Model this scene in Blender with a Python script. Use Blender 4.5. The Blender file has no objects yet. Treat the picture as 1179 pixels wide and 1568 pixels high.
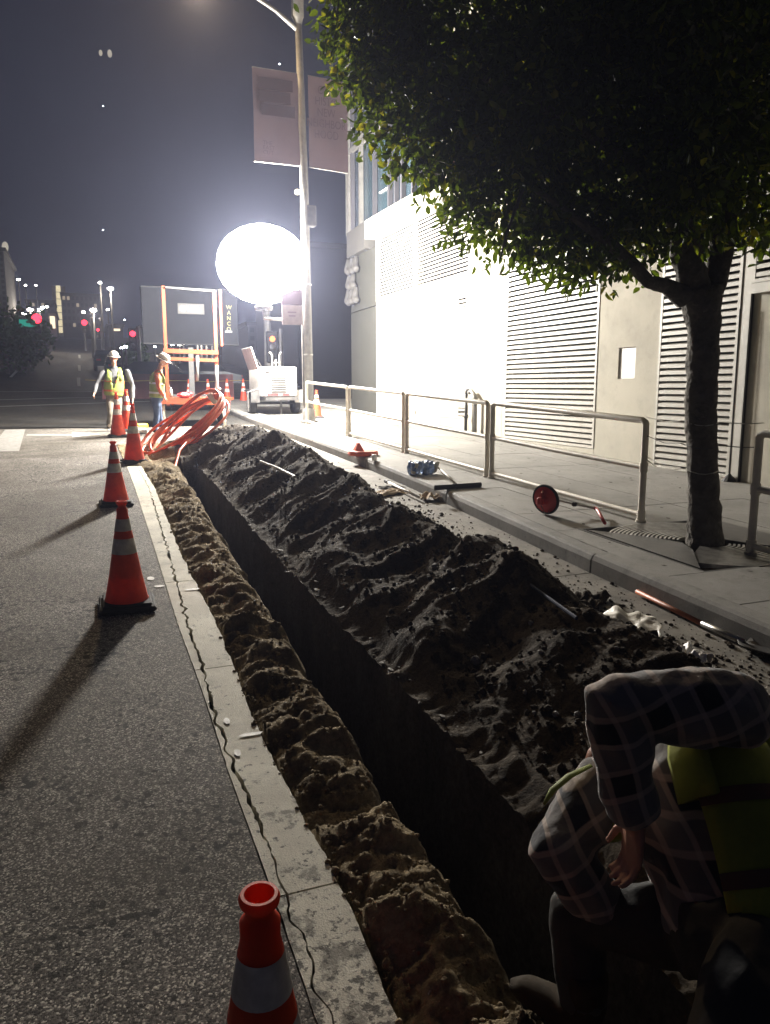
import bpy, bmesh, math, random
import numpy as np
from mathutils import Vector, Matrix, noise
R = math.radians
rnd = random.Random(7)
SC = bpy.context.scene
COL = SC.collection

# ------------------------------------------------------------------ camera
PITCH, YAW, EYE = R(9.29), R(21.4), 1.65
SL = math.tan(R(1.96))                       # the street climbs away from the camera
cd = bpy.data.cameras.new('camera')
cam = bpy.data.objects.new('camera', cd); COL.objects.link(cam)
cd.sensor_fit = 'VERTICAL'; cd.sensor_height = 36.0; cd.lens = 36.0 * 1180 / 1568
cd.clip_start = 0.05; cd.clip_end = 1500
cam.location = (0, 0, EYE); cam.rotation_euler = (R(90) - PITCH, 0, -YAW)
SC.camera = cam

# ------------------------------------------------------------------ night sky
w = bpy.data.worlds.new('World'); SC.world = w; w.use_nodes = True
wt = w.node_tree; wt.nodes.clear()
wo = wt.nodes.new('ShaderNodeOutputWorld'); ad = wt.nodes.new('ShaderNodeAddShader')
b1 = wt.nodes.new('ShaderNodeBackground'); b2 = wt.nodes.new('ShaderNodeBackground')
sk = wt.nodes.new('ShaderNodeTexSky'); sk.sky_type = 'NISHITA'; sk.sun_disc = False
sk.sun_elevation = R(-8); sk.sun_rotation = R(10)
wt.links.new(sk.outputs[0], b1.inputs[0]); b1.inputs[1].default_value = 0.05
b2.inputs[0].default_value = (0.36, 0.42, 0.80, 1); b2.inputs[1].default_value = 0.019
wt.links.new(b1.outputs[0], ad.inputs[0]); wt.links.new(b2.outputs[0], ad.inputs[1])
wt.links.new(ad.outputs[0], wo.inputs[0])

vs = SC.view_settings
vs.view_transform = 'Standard'; vs.look = 'None'; vs.gamma = 1; vs.use_curve_mapping = False
vs.exposure = 0.6
SC.cycles.use_denoising = True
SC.cycles.volume_step_rate = 4
SC.cycles.volume_bounces = 0
SC.cycles.max_bounces = 6
SC.cycles.sample_clamp_indirect = 6
BALLOON_STRENGTH = 14.0
BULB_POWER = 6900.0
LAMP_POWER = 330.0

# ------------------------------------------------------------------ helpers
def gz(y):
    if y < 45: return SL * y
    z = SL * 45
    if y < 140: return z + 0.086 * (y - 45)
    return z + 0.086 * 95 + 0.02 * (y - 140)

_cp, _sp, _cy, _sy = math.cos(PITCH), math.sin(PITCH), math.cos(YAW), math.sin(YAW)
FWD = Vector((_sy * _cp, _cy * _cp, -_sp)); RGT = Vector((_cy, -_sy, 0)); UPV = RGT.cross(FWD)
EYEP = Vector((0, 0, EYE))
def ray(px, py): return FWD * 1180 + RGT * (px - 589.5) - UPV * (py - 784)
def atY(px, py, Y):
    d = ray(px, py); return EYEP + d * (Y / d.y)
def atD(px, py, D):                      # a point D metres ahead of the eye
    return EYEP + ray(px, py) * (D / 1180)
def atG(px, py, h=0):
    d = ray(px, py); t = (h - EYE) / (d.z - SL * d.y); return EYEP + d * t

def interp(pts, y):
    if y <= pts[0][0]: return pts[0][1]
    for (a, b), (c, d) in zip(pts, pts[1:]):
        if y <= c: return b + (d - b) * (y - a) / (c - a)
    return pts[-1][1]

class MB:
    def __init__(s): s.v = []; s.f = []; s.m = []; s.mi = 0
    def add(s, vs, fs):
        n = len(s.v); s.v += [tuple(p) for p in vs]
        for f in fs: s.f.append(tuple(i + n for i in f)); s.m.append(s.mi)
        return s
    def box(s, c, d, rot=None, taper=1.0, bev=0):
        hx, hy, hz = d[0] / 2, d[1] / 2, d[2] / 2
        M = rot if rot is not None else Matrix.Identity(3)
        c = Vector(c)
        if bev:
            b = min(bev, hx * .9, hy * .9, hz * .9)
            rings = [(-hz, b), (-hz + b, 0), (hz - b, 0), (hz, b)]
            vs = []
            for z, i in rings:
                tx = taper if z > 0 else 1
                X, Y = (hx - i) * tx, (hy - i) * tx
                k = 0 if i else b
                X2, Y2 = (hx - (0 if not i else i)) * tx, (hy - (0 if not i else i)) * tx
                vs += [(X2, -Y2 + b, z), (X2, Y2 - b, z), (X2 - b, Y2, z), (-X2 + b, Y2, z), (-X2, Y2 - b, z), (-X2, -Y2 + b, z), (-X2 + b, -Y2, z), (X2 - b, -Y2, z)]
            fs = [tuple(range(7, -1, -1)), tuple(range(24, 32))]
            for r in range(3):
                for i in range(8): fs.append((r * 8 + i, r * 8 + (i + 1) % 8, r * 8 + 8 + (i + 1) % 8, r * 8 + 8 + i))
            return s.add([c + M @ Vector(p) for p in vs], fs)
        t = taper
        vs = [(-hx, -hy, -hz), (hx, -hy, -hz), (hx, hy, -hz), (-hx, hy, -hz), (-hx * t, -hy * t, hz), (hx * t, -hy * t, hz), (hx * t, hy * t, hz), (-hx * t, hy * t, hz)]
        return s.add([c + M @ Vector(p) for p in vs], [(3, 2, 1, 0), (4, 5, 6, 7), (0, 1, 5, 4), (1, 2, 6, 5), (2, 3, 7, 6), (3, 0, 4, 7)])
    def hexa(s, p): return s.add(p, [(3, 2, 1, 0), (4, 5, 6, 7), (0, 1, 5, 4), (1, 2, 6, 5), (2, 3, 7, 6), (3, 0, 4, 7)])
    def tube(s, pts, rad, n=8, cap=True, rx=None, side=None):
        """swept tube; rad = number or list; elliptical if rx given (list of (lateral, other))"""
        pts = [Vector(p) for p in pts]; k = len(pts)
        if not hasattr(rad, '__len__'): rad = [rad] * k
        up = Vector(side) if side is not None else None
        vs = []; prev = None
        for i, p in enumerate(pts):
            t = (pts[min(i + 1, k - 1)] - pts[max(i - 1, 0)])
            if t.length < 1e-9: t = Vector((0, 0, 1))
            t.normalize()
            if up is not None: a = (up - t * up.dot(t)).normalized()
            elif prev is None:
                a = Vector((0, 0, 1)) if abs(t.z) < .9 else Vector((1, 0, 0)); a = (a - t * a.dot(t)).normalized()
            else: a = (prev - t * prev.dot(t)).normalized()
            prev = a; b = t.cross(a)
            r = rad[i]; ra, rb = (r if hasattr(r, '__len__') else (r, r))
            for j in range(n):
                q = 2 * math.pi * j / n
                vs.append(p + a * math.cos(q) * ra + b * math.sin(q) * rb)
        fs = []
        for i in range(k - 1):
            for j in range(n): fs.append((i * n + j, i * n + (j + 1) % n, (i + 1) * n + (j + 1) % n, (i + 1) * n + j))
        if cap: fs += [tuple(range(n - 1, -1, -1)), tuple(range((k - 1) * n, k * n))]
        return s.add(vs, fs)
    def lathe(s, prof, n=24, c=(0, 0, 0), ax=None, closed=False):
        M = ax if ax is not None else Matrix.Identity(3); c = Vector(c); vs = []
        for r, z in prof:
            for j in range(n):
                q = 2 * math.pi * j / n; vs.append(c + M @ Vector((r * math.cos(q), r * math.sin(q), z)))
        fs = []; k = len(prof)
        for i in range(k - (0 if closed else 1)):
            i2 = (i + 1) % k
            for j in range(n): fs.append((i * n + j, i * n + (j + 1) % n, i2 * n + (j + 1) % n, i2 * n + j))
        return s.add(vs, fs)
    def ball(s, c, r, n=12, rot=None):
        rx, ry, rz = r if hasattr(r, '__len__') else (r, r, r)
        M = rot if rot is not None else Matrix.Identity(3); c = Vector(c); m = n // 2; vs = [c + M @ Vector((0, 0, -rz))]
        for i in range(1, m):
            t = -math.pi / 2 + math.pi * i / m
            for j in range(n):
                q = 2 * math.pi * j / n; vs.append(c + M @ Vector((rx * math.cos(t) * math.cos(q), ry * math.cos(t) * math.sin(q), rz * math.sin(t))))
        vs.append(c + M @ Vector((0, 0, rz))); L = len(vs) - 1
        fs = [(0, 1 + (j + 1) % n, 1 + j) for j in range(n)]
        for i in range(m - 2):
            for j in range(n): a = 1 + i * n; fs.append((a + j, a + (j + 1) % n, a + n + (j + 1) % n, a + n + j))
        a = 1 + (m - 2) * n
        fs += [(a + j, a + (j + 1) % n, L) for j in range(n)]
        return s.add(vs, fs)
    def mesh(s, name, mats, smooth=False, origin=(0, 0, 0)):
        me = bpy.data.meshes.new(name); o = Vector(origin)
        me.from_pydata([tuple(Vector(v) - o) for v in s.v], [], s.f)
        for m in (mats if isinstance(mats, (list, tuple)) else [mats]): me.materials.append(m)
        me.polygons.foreach_set('material_index', s.m)
        if smooth: me.polygons.foreach_set('use_smooth', [True] * len(s.f))
        me.update(); return me
    def build(s, name, mats, parent=None, smooth=False, origin=None, angle=None):
        o0 = origin if origin is not None else (parent_origin(parent) if parent else (0, 0, 0))
        me = s.mesh(name, mats, smooth, o0)
        if angle: me.set_sharp_from_angle(angle=R(angle))
        ob = bpy.data.objects.new(name, me); COL.objects.link(ob)
        if parent: ob.parent = parent; ob.location = Vector(o0) - Vector(parent_origin(parent))
        else: ob.location = o0
        return ob

def parent_origin(o):
    p = Vector((0, 0, 0))
    while o: p = p + o.location; o = o.parent
    return p

def tag(o, label=None, cat=None, group=None, kind=None):
    if label: o['label'] = label
    if cat: o['category'] = cat
    if group: o['group'] = group
    if kind: o['kind'] = kind
    return o
def thing(name, loc, label, cat, group=None, rz=0):
    o = bpy.data.objects.new(name, None); COL.objects.link(o); o.location = loc; o.rotation_euler = (0, 0, rz)
    o.empty_display_size = .1
    return tag(o, label, cat, group)
def struct(name, mb, m, smooth=False): return tag(mb.build(name, m, smooth=smooth), kind='structure')
def place(me, name, parent, loc=(0, 0, 0), rot=None):
    o = bpy.data.objects.new(name, me); COL.objects.link(o); o.parent = parent; o.location = loc
    if rot is not None: o.rotation_euler = rot
    return o
def copy_tree(o, parent=None):
    c = o.copy(); COL.objects.link(c); c.parent = parent
    for ch in o.children: copy_tree(ch, c)
    return c
def local(mb, name, mats, parent, smooth=False, angle=None):     # verts already in the parent's own space
    me = mb.mesh(name, mats, smooth)
    if angle: me.set_sharp_from_angle(angle=R(angle))
    return place(me, name, parent)
def rotm(axis, a): return Matrix.Rotation(a, 3, axis)
def text_mesh(txt, size, m, name, parent, loc, rot, ext=.002, align='CENTER', sx=1):
    c = bpy.data.curves.new('t', 'FONT'); c.body = txt; c.size = size; c.extrude = ext; c.align_x = align; c.resolution_u = 3
    t = bpy.data.objects.new('t', c); COL.objects.link(t)
    bpy.context.view_layer.update()
    me = bpy.data.meshes.new_from_object(t.evaluated_get(bpy.context.evaluated_depsgraph_get()))
    bpy.data.objects.remove(t)
    me.name = name; me.materials.clear(); me.materials.append(m)
    o = bpy.data.objects.new(name, me); COL.objects.link(o); o.parent = parent
    o.location = Vector(loc) - (parent_origin(parent) if parent else Vector()); o.rotation_euler = rot; o.scale = (sx, 1, 1)
    return o
def remesh(mb, voxel, smooth_it=2, noise_amp=0, noise_sc=8):
    me = mb.mesh('r', [])
    o = bpy.data.objects.new('r', me); COL.objects.link(o)
    md = o.modifiers.new('r', 'REMESH'); md.mode = 'VOXEL'; md.voxel_size = voxel
    if smooth_it:
        m2 = o.modifiers.new('s', 'SMOOTH'); m2.iterations = smooth_it; m2.factor = .6
    bpy.context.view_layer.update()
    r = bpy.data.meshes.new_from_object(o.evaluated_get(bpy.context.evaluated_depsgraph_get()))
    bpy.data.objects.remove(o)
    if noise_amp:
        for v in r.vertices:
            n = noise.noise(v.co * noise_sc + Vector((3, 1, 7))) + .5 * noise.noise(v.co * noise_sc * 2.3)
            v.co += v.normal * n * noise_amp
    for p in r.polygons: p.use_smooth = True
    return r
def put_mesh(me, name, m, parent):
    me.name = name; me.materials.clear(); me.materials.append(m)
    return place(me, name, parent)

# ------------------------------------------------------------------ materials
def N(nt, t, **k):
    n = nt.nodes.new(t)
    for a, b in k.items():
        if a.startswith('i_'): n.inputs[a[2:].replace('_', ' ')].default_value = b
        else: setattr(n, a, b)
    return n
def ramp(nt, src, stops):
    r = N(nt, 'ShaderNodeValToRGB'); e = r.color_ramp.elements
    while len(e) > 1: e.remove(e[-1])
    e[0].position = stops[0][0]; e[0].color = (*stops[0][1], 1)
    for p, c in stops[1:]:
        x = e.new(p); x.color = (*c, 1)
    nt.links.new(src, r.inputs[0]); return r.outputs[0]
def mixc(nt, f, a, b, mode='MIX'):
    m = N(nt, 'ShaderNodeMix', data_type='RGBA', blend_type=mode)
    for s, x in ((m.inputs[0], f), (m.inputs[6], a), (m.inputs[7], b)):
        if hasattr(x, 'links'): nt.links.new(x, s)
        else: s.default_value = x if not isinstance(x, tuple) else ((*x, 1) if len(x) == 3 else x)
    return m.outputs[2]
def mat(name, c1, c2=None, scale=6, rough=.6, bump=0, bscale=40, metal=0, spec=.5, detail=6, emit=None, es=0, alpha=None, coords='Object', grime=0, trans=0):
    m = bpy.data.materials.new(name); m.use_nodes = True; nt = m.node_tree; p = nt.nodes['Principled BSDF']
    p.inputs['Roughness'].default_value = rough; p.inputs['Metallic'].default_value = metal
    p.inputs['Specular IOR Level'].default_value = spec
    tc = N(nt, 'ShaderNodeTexCoord'); vec = tc.outputs[coords]
    if coords == 'World': pass
    c = (*c1, 1)
    if c2 is not None:
        nz = N(nt, 'ShaderNodeTexNoise', i_Scale=scale, i_Detail=detail, i_Roughness=.6); nt.links.new(vec, nz.inputs['Vector'])
        c = ramp(nt, nz.outputs[0], [(.35, c1), (.65, c2)])
        if grime:
            g = N(nt, 'ShaderNodeTexNoise', i_Scale=scale * .35, i_Detail=8, i_Roughness=.7); nt.links.new(vec, g.inputs['Vector'])
            gm = ramp(nt, g.outputs[0], [(.5, (0, 0, 0)), (.75, (grime, grime, grime))])
            c = mixc(nt, gm, c, tuple(x * .35 for x in c1))
        nt.links.new(c, p.inputs['Base Color'])
        rr = N(nt, 'ShaderNodeMapRange', i_To_Min=max(rough - .1, .02), i_To_Max=min(rough + .15, 1)); nt.links.new(nz.outputs[0], rr.inputs[0]); nt.links.new(rr.outputs[0], p.inputs['Roughness'])
    else: p.inputs['Base Color'].default_value = c
    if bump:
        bn = N(nt, 'ShaderNodeTexNoise', i_Scale=bscale, i_Detail=5); nt.links.new(vec, bn.inputs['Vector'])
        b = N(nt, 'ShaderNodeBump', i_Strength=1.0, i_Distance=bump); nt.links.new(bn.outputs[0], b.inputs['Height']); nt.links.new(b.outputs[0], p.inputs['Normal'])
    if emit is not None:
        p.inputs['Emission Color'].default_value = (*emit, 1); p.inputs['Emission Strength'].default_value = es
    if trans:
        p.inputs['Transmission Weight'].default_value = trans
    return m
def emat(name, c, s, sample=False):
    m = bpy.data.materials.new(name); m.use_nodes = True; nt = m.node_tree; nt.nodes.clear()
    e = N(nt, 'ShaderNodeEmission', i_Strength=s); e.inputs[0].default_value = (*c, 1)
    o = N(nt, 'ShaderNodeOutputMaterial'); nt.links.new(e.outputs[0], o.inputs[0])
    if not sample: m.cycles.emission_sampling = 'NONE'
    return m

def asphalt_mat(name, dark, mid, stone, fresh=False):
    m = bpy.data.materials.new(name); m.use_nodes = True; nt = m.node_tree; p = nt.nodes['Principled BSDF']
    tc = N(nt, 'ShaderNodeTexCoord').outputs['Object']
    v = N(nt, 'ShaderNodeTexVoronoi', i_Scale=185.0); nt.links.new(tc, v.inputs['Vector'])
    v2 = N(nt, 'ShaderNodeTexVoronoi', i_Scale=95.0); nt.links.new(tc, v2.inputs['Vector'])
    sep = N(nt, 'ShaderNodeSeparateColor'); nt.links.new(v.outputs['Color'], sep.inputs[0])
    c = ramp(nt, sep.outputs[0], [(0, tuple(x * .5 for x in dark)), (.3, dark), (.55, mid), (.8, tuple(x * 1.5 for x in mid)), (.9, stone), (1, tuple(x * 1.3 for x in stone))])
    big = N(nt, 'ShaderNodeTexNoise', i_Scale=.9, i_Detail=8, i_Roughness=.65); nt.links.new(tc, big.inputs['Vector'])
    c = mixc(nt, 1.0, c, ramp(nt, big.outputs[0], [(.3, (.5, .47, .42)), (.5, (.85, .82, .78)), (.7, (1.15, 1.12, 1.1))]), 'MULTIPLY')
    sp = N(nt, 'ShaderNodeTexNoise', i_Scale=24, i_Detail=3, i_Roughness=.5); nt.links.new(tc, sp.inputs['Vector'])
    sp2 = N(nt, 'ShaderNodeTexNoise', i_Scale=2.2, i_Detail=2); nt.links.new(tc, sp2.inputs['Vector'])
    mm = N(nt, 'ShaderNodeMath', operation='MULTIPLY'); nt.links.new(ramp(nt, sp.outputs[0], [(.58, (0, 0, 0)), (.61, (1, 1, 1))]), mm.inputs[0]); nt.links.new(ramp(nt, sp2.outputs[0], [(.42, (0, 0, 0)), (.62, (1, 1, 1))]), mm.inputs[1])
    c = mixc(nt, mm.outputs[0], c, (.008, .008, .008))
    v3 = N(nt, 'ShaderNodeTexVoronoi', i_Scale=12.0, i_Randomness=1.0, voronoi_dimensions='2D'); nw = N(nt, 'ShaderNodeTexNoise', i_Scale=30, i_Detail=3); nt.links.new(tc, nw.inputs['Vector'])
    vm = N(nt, 'ShaderNodeVectorMath', operation='MULTIPLY_ADD'); nt.links.new(nw.outputs['Color'], vm.inputs[0]); vm.inputs[1].default_value = (.05, .05, .05); nt.links.new(tc, vm.inputs[2]); nt.links.new(vm.outputs[0], v3.inputs['Vector'])
    s3 = N(nt, 'ShaderNodeSeparateColor'); nt.links.new(v3.outputs['Color'], s3.inputs[0])
    lt = N(nt, 'ShaderNodeMath', operation='MULTIPLY'); nt.links.new(s3.outputs[1], lt.inputs[0]); lt.inputs[1].default_value = .17
    l2 = N(nt, 'ShaderNodeMath', operation='LESS_THAN'); nt.links.new(v3.outputs['Distance'], l2.inputs[0]); nt.links.new(lt.outputs[0], l2.inputs[1])
    m4 = N(nt, 'ShaderNodeMath', operation='MULTIPLY'); nt.links.new(l2.outputs[0], m4.inputs[0]); nt.links.new(ramp(nt, sp2.outputs[0], [(.4, (.0, .0, .0)), (.52, (1, 1, 1))]), m4.inputs[1])
    c = mixc(nt, m4.outputs[0], c, (.01, .009, .008))
    st = N(nt, 'ShaderNodeTexNoise', i_Scale=.45, i_Detail=6, i_Roughness=.6, i_Distortion=.6); nt.links.new(tc, st.inputs['Vector'])
    c = mixc(nt, ramp(nt, st.outputs[0], [(.5, (0, 0, 0)), (.66, (.6, .6, .6))]), c, (.05, .04, .026))
    nt.links.new(c, p.inputs['Base Color'])
    p.inputs['Roughness'].default_value = .85; p.inputs['Specular IOR Level'].default_value = .22
    a = N(nt, 'ShaderNodeMath', operation='ADD'); nt.links.new(v.outputs['Distance'], a.inputs[0]); nt.links.new(v2.outputs['Distance'], a.inputs[1])
    b = N(nt, 'ShaderNodeBump', i_Strength=.5, i_Distance=.0015); b.invert = True
    nt.links.new(a.outputs[0], b.inputs['Height']); nt.links.new(b.outputs[0], p.inputs['Normal'])
    return m
def concrete_mat(name, c1, c2, stain=.5, speck=.0, rough=.8, sc=1.6, tracked=False):
    m = bpy.data.materials.new(name); m.use_nodes = True; nt = m.node_tree; p = nt.nodes['Principled BSDF']
    tc = N(nt, 'ShaderNodeTexCoord').outputs['Object']
    n1 = N(nt, 'ShaderNodeTexNoise', i_Scale=sc, i_Detail=9, i_Roughness=.65); nt.links.new(tc, n1.inputs['Vector'])
    c = ramp(nt, n1.outputs[0], [(.35, c1), (.62, c2)])
    n2 = N(nt, 'ShaderNodeTexNoise', i_Scale=sc * 4.5, i_Detail=7, i_Roughness=.75); nt.links.new(tc, n2.inputs['Vector'])
    c = mixc(nt, ramp(nt, n2.outputs[0], [(.52, (0, 0, 0)), (.72, (stain,) * 3)]), c, tuple(x * .35 for x in c1))
    if speck:
        n4 = N(nt, 'ShaderNodeTexNoise', i_Scale=26, i_Detail=4, i_Roughness=.6); nt.links.new(tc, n4.inputs['Vector'])
        n5 = N(nt, 'ShaderNodeTexNoise', i_Scale=2.4, i_Detail=2); nt.links.new(tc, n5.inputs['Vector'])
        mm = N(nt, 'ShaderNodeMath', operation='MULTIPLY'); nt.links.new(ramp(nt, n4.outputs[0], [(.62, (0, 0, 0)), (.66, (1, 1, 1))]), mm.inputs[0]); nt.links.new(ramp(nt, n5.outputs[0], [(.46, (0, 0, 0)), (.58, (speck,) * 3)]), mm.inputs[1])
        c = mixc(nt, mm.outputs[0], c, (.012, .011, .01))
    if tracked:
        sx_ = N(nt, 'ShaderNodeSeparateXYZ'); nt.links.new(N(nt, 'ShaderNodeNewGeometry').outputs['Position'], sx_.inputs[0])
        mr = N(nt, 'ShaderNodeMapRange', i_From_Min=3.0, i_From_Max=1.5, i_To_Min=.0, i_To_Max=.17); nt.links.new(sx_.outputs[1], mr.inputs[0])
        for sc_, th in ((5.5, .62), (34, .66)):
            n6 = N(nt, 'ShaderNodeTexNoise', i_Scale=sc_, i_Detail=6, i_Roughness=.7); nt.links.new(tc, n6.inputs['Vector'])
            ad_ = N(nt, 'ShaderNodeMath', operation='ADD'); nt.links.new(n6.outputs[0], ad_.inputs[0]); nt.links.new(mr.outputs[0], ad_.inputs[1])
            c = mixc(nt, ramp(nt, ad_.outputs[0], [(th, (0, 0, 0)), (th + .05, (.85, .85, .85))]), c, (.03, .026, .02) if sc_ > 9 else tuple(x * .38 for x in c1))
    n3 = N(nt, 'ShaderNodeTexNoise', i_Scale=180, i_Detail=3); nt.links.new(tc, n3.inputs['Vector'])
    c = mixc(nt, 1.0, c, ramp(nt, n3.outputs[0], [(.3, (.82, .82, .82)), (.7, (1.1, 1.1, 1.1))]), 'MULTIPLY')
    nt.links.new(c, p.inputs['Base Color']); p.inputs['Roughness'].default_value = rough; p.inputs['Specular IOR Level'].default_value = .35
    a = N(nt, 'ShaderNodeMath', operation='ADD'); nt.links.new(n3.outputs[0], a.inputs[0]); nt.links.new(n2.outputs[0], a.inputs[1])
    b = N(nt, 'ShaderNodeBump', i_Strength=.7, i_Distance=.003); nt.links.new(a.outputs[0], b.inputs['Height']); nt.links.new(b.outputs[0], p.inputs['Normal'])
    return m
def soil_mat(name, c1, c2, c3):
    m = bpy.data.materials.new(name); m.use_nodes = True; nt = m.node_tree; p = nt.nodes['Principled BSDF']
    tc = N(nt, 'ShaderNodeTexCoord').outputs['Object']
    n1 = N(nt, 'ShaderNodeTexNoise', i_Scale=2.2, i_Detail=10, i_Roughness=.7); nt.links.new(tc, n1.inputs['Vector'])
    n2 = N(nt, 'ShaderNodeTexNoise', i_Scale=38, i_Detail=6, i_Roughness=.7); nt.links.new(tc, n2.inputs['Vector'])
    c = ramp(nt, n1.outputs[0], [(.32, c1), (.5, c2), (.7, c3)])
    c = mixc(nt, 1.0, c, ramp(nt, n2.outputs[0], [(.3, (.6, .6, .6)), (.7, (1.25, 1.25, 1.25))]), 'MULTIPLY')
    nt.links.new(c, p.inputs['Base Color']); p.inputs['Roughness'].default_value = .95; p.inputs['Specular IOR Level'].default_value = .15
    b = N(nt, 'ShaderNodeBump', i_Strength=1.0, i_Distance=.02); nt.links.new(n2.outputs[0], b.inputs['Height']); nt.links.new(b.outputs[0], p.inputs['Normal'])
    return m
def plaid_mat(name, base, line, pale, s=1.0):
    m = bpy.data.materials.new(name); m.use_nodes = True; nt = m.node_tree; p = nt.nodes['Principled BSDF']
    tc = N(nt, 'ShaderNodeTexCoord').outputs['Object']
    mp = N(nt, 'ShaderNodeMapping'); mp.inputs['Rotation'].default_value = (.25, .35, .5); nt.links.new(tc, mp.inputs[0])
    nz = N(nt, 'ShaderNodeTexNoise', i_Scale=3.0, i_Detail=2); nt.links.new(tc, nz.inputs['Vector'])
    v = N(nt, 'ShaderNodeVectorMath', operation='MULTIPLY_ADD'); nt.links.new(nz.outputs['Color'], v.inputs[0]); v.inputs[1].default_value = (.06, .06, .06); nt.links.new(mp.outputs[0], v.inputs[2])
    outs = []
    for d in ('X', 'Z'):
        for sc, lo in ((3.3 * s, .62), (6.6 * s, .9)):
            wv = N(nt, 'ShaderNodeTexWave', bands_direction=d, i_Scale=sc); nt.links.new(v.outputs[0], wv.inputs[0]); outs.append(ramp(nt, wv.outputs['Fac'], [(lo - .05, (0, 0, 0)), (lo + .05, (1, 1, 1))]))
    c = mixc(nt, N1(nt, outs[0], .55), base, line); c = mixc(nt, N1(nt, outs[2], .55), c, line)
    c = mixc(nt, N1(nt, outs[1], .5), c, pale); c = mixc(nt, N1(nt, outs[3], .5), c, pale)
    nt.links.new(c, p.inputs['Base Color']); p.inputs['Roughness'].default_value = .9; p.inputs['Specular IOR Level'].default_value = .2
    p.inputs['Sheen Weight'].default_value = .25
    bn = N(nt, 'ShaderNodeTexNoise', i_Scale=30, i_Detail=5); nt.links.new(tc, bn.inputs['Vector'])
    b = N(nt, 'ShaderNodeBump', i_Strength=.6, i_Distance=.006); nt.links.new(bn.outputs[0], b.inputs['Height']); nt.links.new(b.outputs[0], p.inputs['Normal'])
    return m
def N1(nt, s, f):
    m = N(nt, 'ShaderNodeMath', operation='MULTIPLY'); nt.links.new(s, m.inputs[0]); m.inputs[1].default_value = f; return m.outputs[0]

M = {}
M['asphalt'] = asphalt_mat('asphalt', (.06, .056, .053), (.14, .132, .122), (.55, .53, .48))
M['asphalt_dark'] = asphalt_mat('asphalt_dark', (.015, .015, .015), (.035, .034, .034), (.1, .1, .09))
M['gutter'] = concrete_mat('gutter', (.46, .43, .35), (.68, .65, .54), .55, .9, tracked=True)
M['pan'] = concrete_mat('pan', (.13, .118, .098), (.24, .22, .185), .7, .7)
M['walk'] = concrete_mat('walk', (.2, .195, .18), (.28, .27, .25), .4, .35, sc=1.1)
M['curb'] = concrete_mat('curb', (.17, .165, .155), (.26, .25, .23), .5, .25)
M['joint'] = mat('joint', (.015, .014, .013), rough=.95)
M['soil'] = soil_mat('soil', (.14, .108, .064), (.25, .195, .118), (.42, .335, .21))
M['soil_shaded'] = soil_mat('soil_shaded', (.07, .06, .05), (.11, .095, .08), (.17, .15, .12))  # trench soil darker than the strip, shade inside the cut put into its colour
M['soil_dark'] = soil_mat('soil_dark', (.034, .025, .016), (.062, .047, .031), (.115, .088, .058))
M['white_paint'] = mat('white_paint', (.75, .74, .7), (.45, .44, .4), scale=30, rough=.6, grime=.3)
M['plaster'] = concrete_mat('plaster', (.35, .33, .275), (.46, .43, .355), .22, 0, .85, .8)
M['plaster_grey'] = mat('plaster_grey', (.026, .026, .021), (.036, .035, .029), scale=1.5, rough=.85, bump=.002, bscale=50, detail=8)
M['louver'] = mat('louver', (.5, .48, .43), (.4, .385, .34), scale=3, rough=.45, grime=.15)
M['void'] = mat('void', (.012, .012, .014), rough=.9)
M['glass'] = mat('glass', (.03, .04, .055), rough=.12, spec=.8)
M['glass_lit'] = mat('glass_lit', (.03, .05, .06), (.02, .03, .04), scale=.8, rough=.2)
M['frame'] = mat('frame', (.06, .058, .065), rough=.5)
M['red_brown'] = mat('red_brown', (.16, .06, .055), rough=.8)
M['galv'] = mat('galv', (.17, .165, .155), (.23, .22, .2), scale=8, rough=.5, metal=.3, grime=.3)
M['rail'] = mat('rail', (.58, .54, .46), (.68, .63, .54), scale=5, rough=.5, grime=.5)
M['steel_dark'] = mat('steel_dark', (.05, .05, .05), (.09, .085, .08), scale=9, rough=.5, metal=.4)
M['steel'] = mat('steel', (.45, .44, .42), (.3, .29, .27), scale=12, rough=.35, metal=.8, grime=.3)
M['black'] = mat('black', (.015, .015, .016), rough=.7)
M['rubber'] = mat('rubber', (.02, .02, .02), (.035, .034, .032), scale=20, rough=.85, bump=.002)
M['orange'] = mat('orange', (.72, .11, .025), (.55, .075, .02), scale=7, rough=.5, grime=.35)
M['cone'] = mat('cone', (.88, .10, .03), (.65, .06, .022), scale=9, rough=.5, grime=.45)
_nt = M['cone'].node_tree; _p = _nt.nodes['Principled BSDF']; _o = _nt.nodes['Material Output']
_t = N(_nt, 'ShaderNodeBsdfTranslucent'); _t.inputs[0].default_value = (.95, .12, .03, 1); _m = N(_nt, 'ShaderNodeMixShader'); _m.inputs[0].default_value = .25
_nt.links.new(_p.outputs[0], _m.inputs[1]); _nt.links.new(_t.outputs[0], _m.inputs[2]); _nt.links.new(_m.outputs[0], _o.inputs[0])
M['collar'] = mat('collar', (.8, .76, .7), (.5, .46, .41), scale=14, rough=.5, grime=.6)
M['orange_steel'] = mat('orange_steel', (.24, .045, .012), (.19, .035, .01), scale=4, rough=.45, grime=.2)
M['board'] = mat('board', (.010, .011, .014), (.015, .016, .019), scale=3, rough=.8, spec=.2)
M['white'] = mat('white', (.78, .76, .72), (.65, .62, .57), scale=5, rough=.45, grime=.15)
M['yellow'] = mat('yellow', (.8, .55, .04), rough=.5)
M['blue'] = mat('blue', (.008, .016, .05), rough=.8, spec=.2)
M['blue_clear'] = mat('blue_clear', (.1, .2, .5), (.45, .55, .7), scale=18, rough=.15, trans=.3)
M['red'] = mat('red', (.55, .02, .02), (.4, .02, .02), scale=10, rough=.35)
M['red_dull'] = mat('red_dull', (.14, .02, .02), (.09, .015, .015), scale=4, rough=.6)
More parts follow.
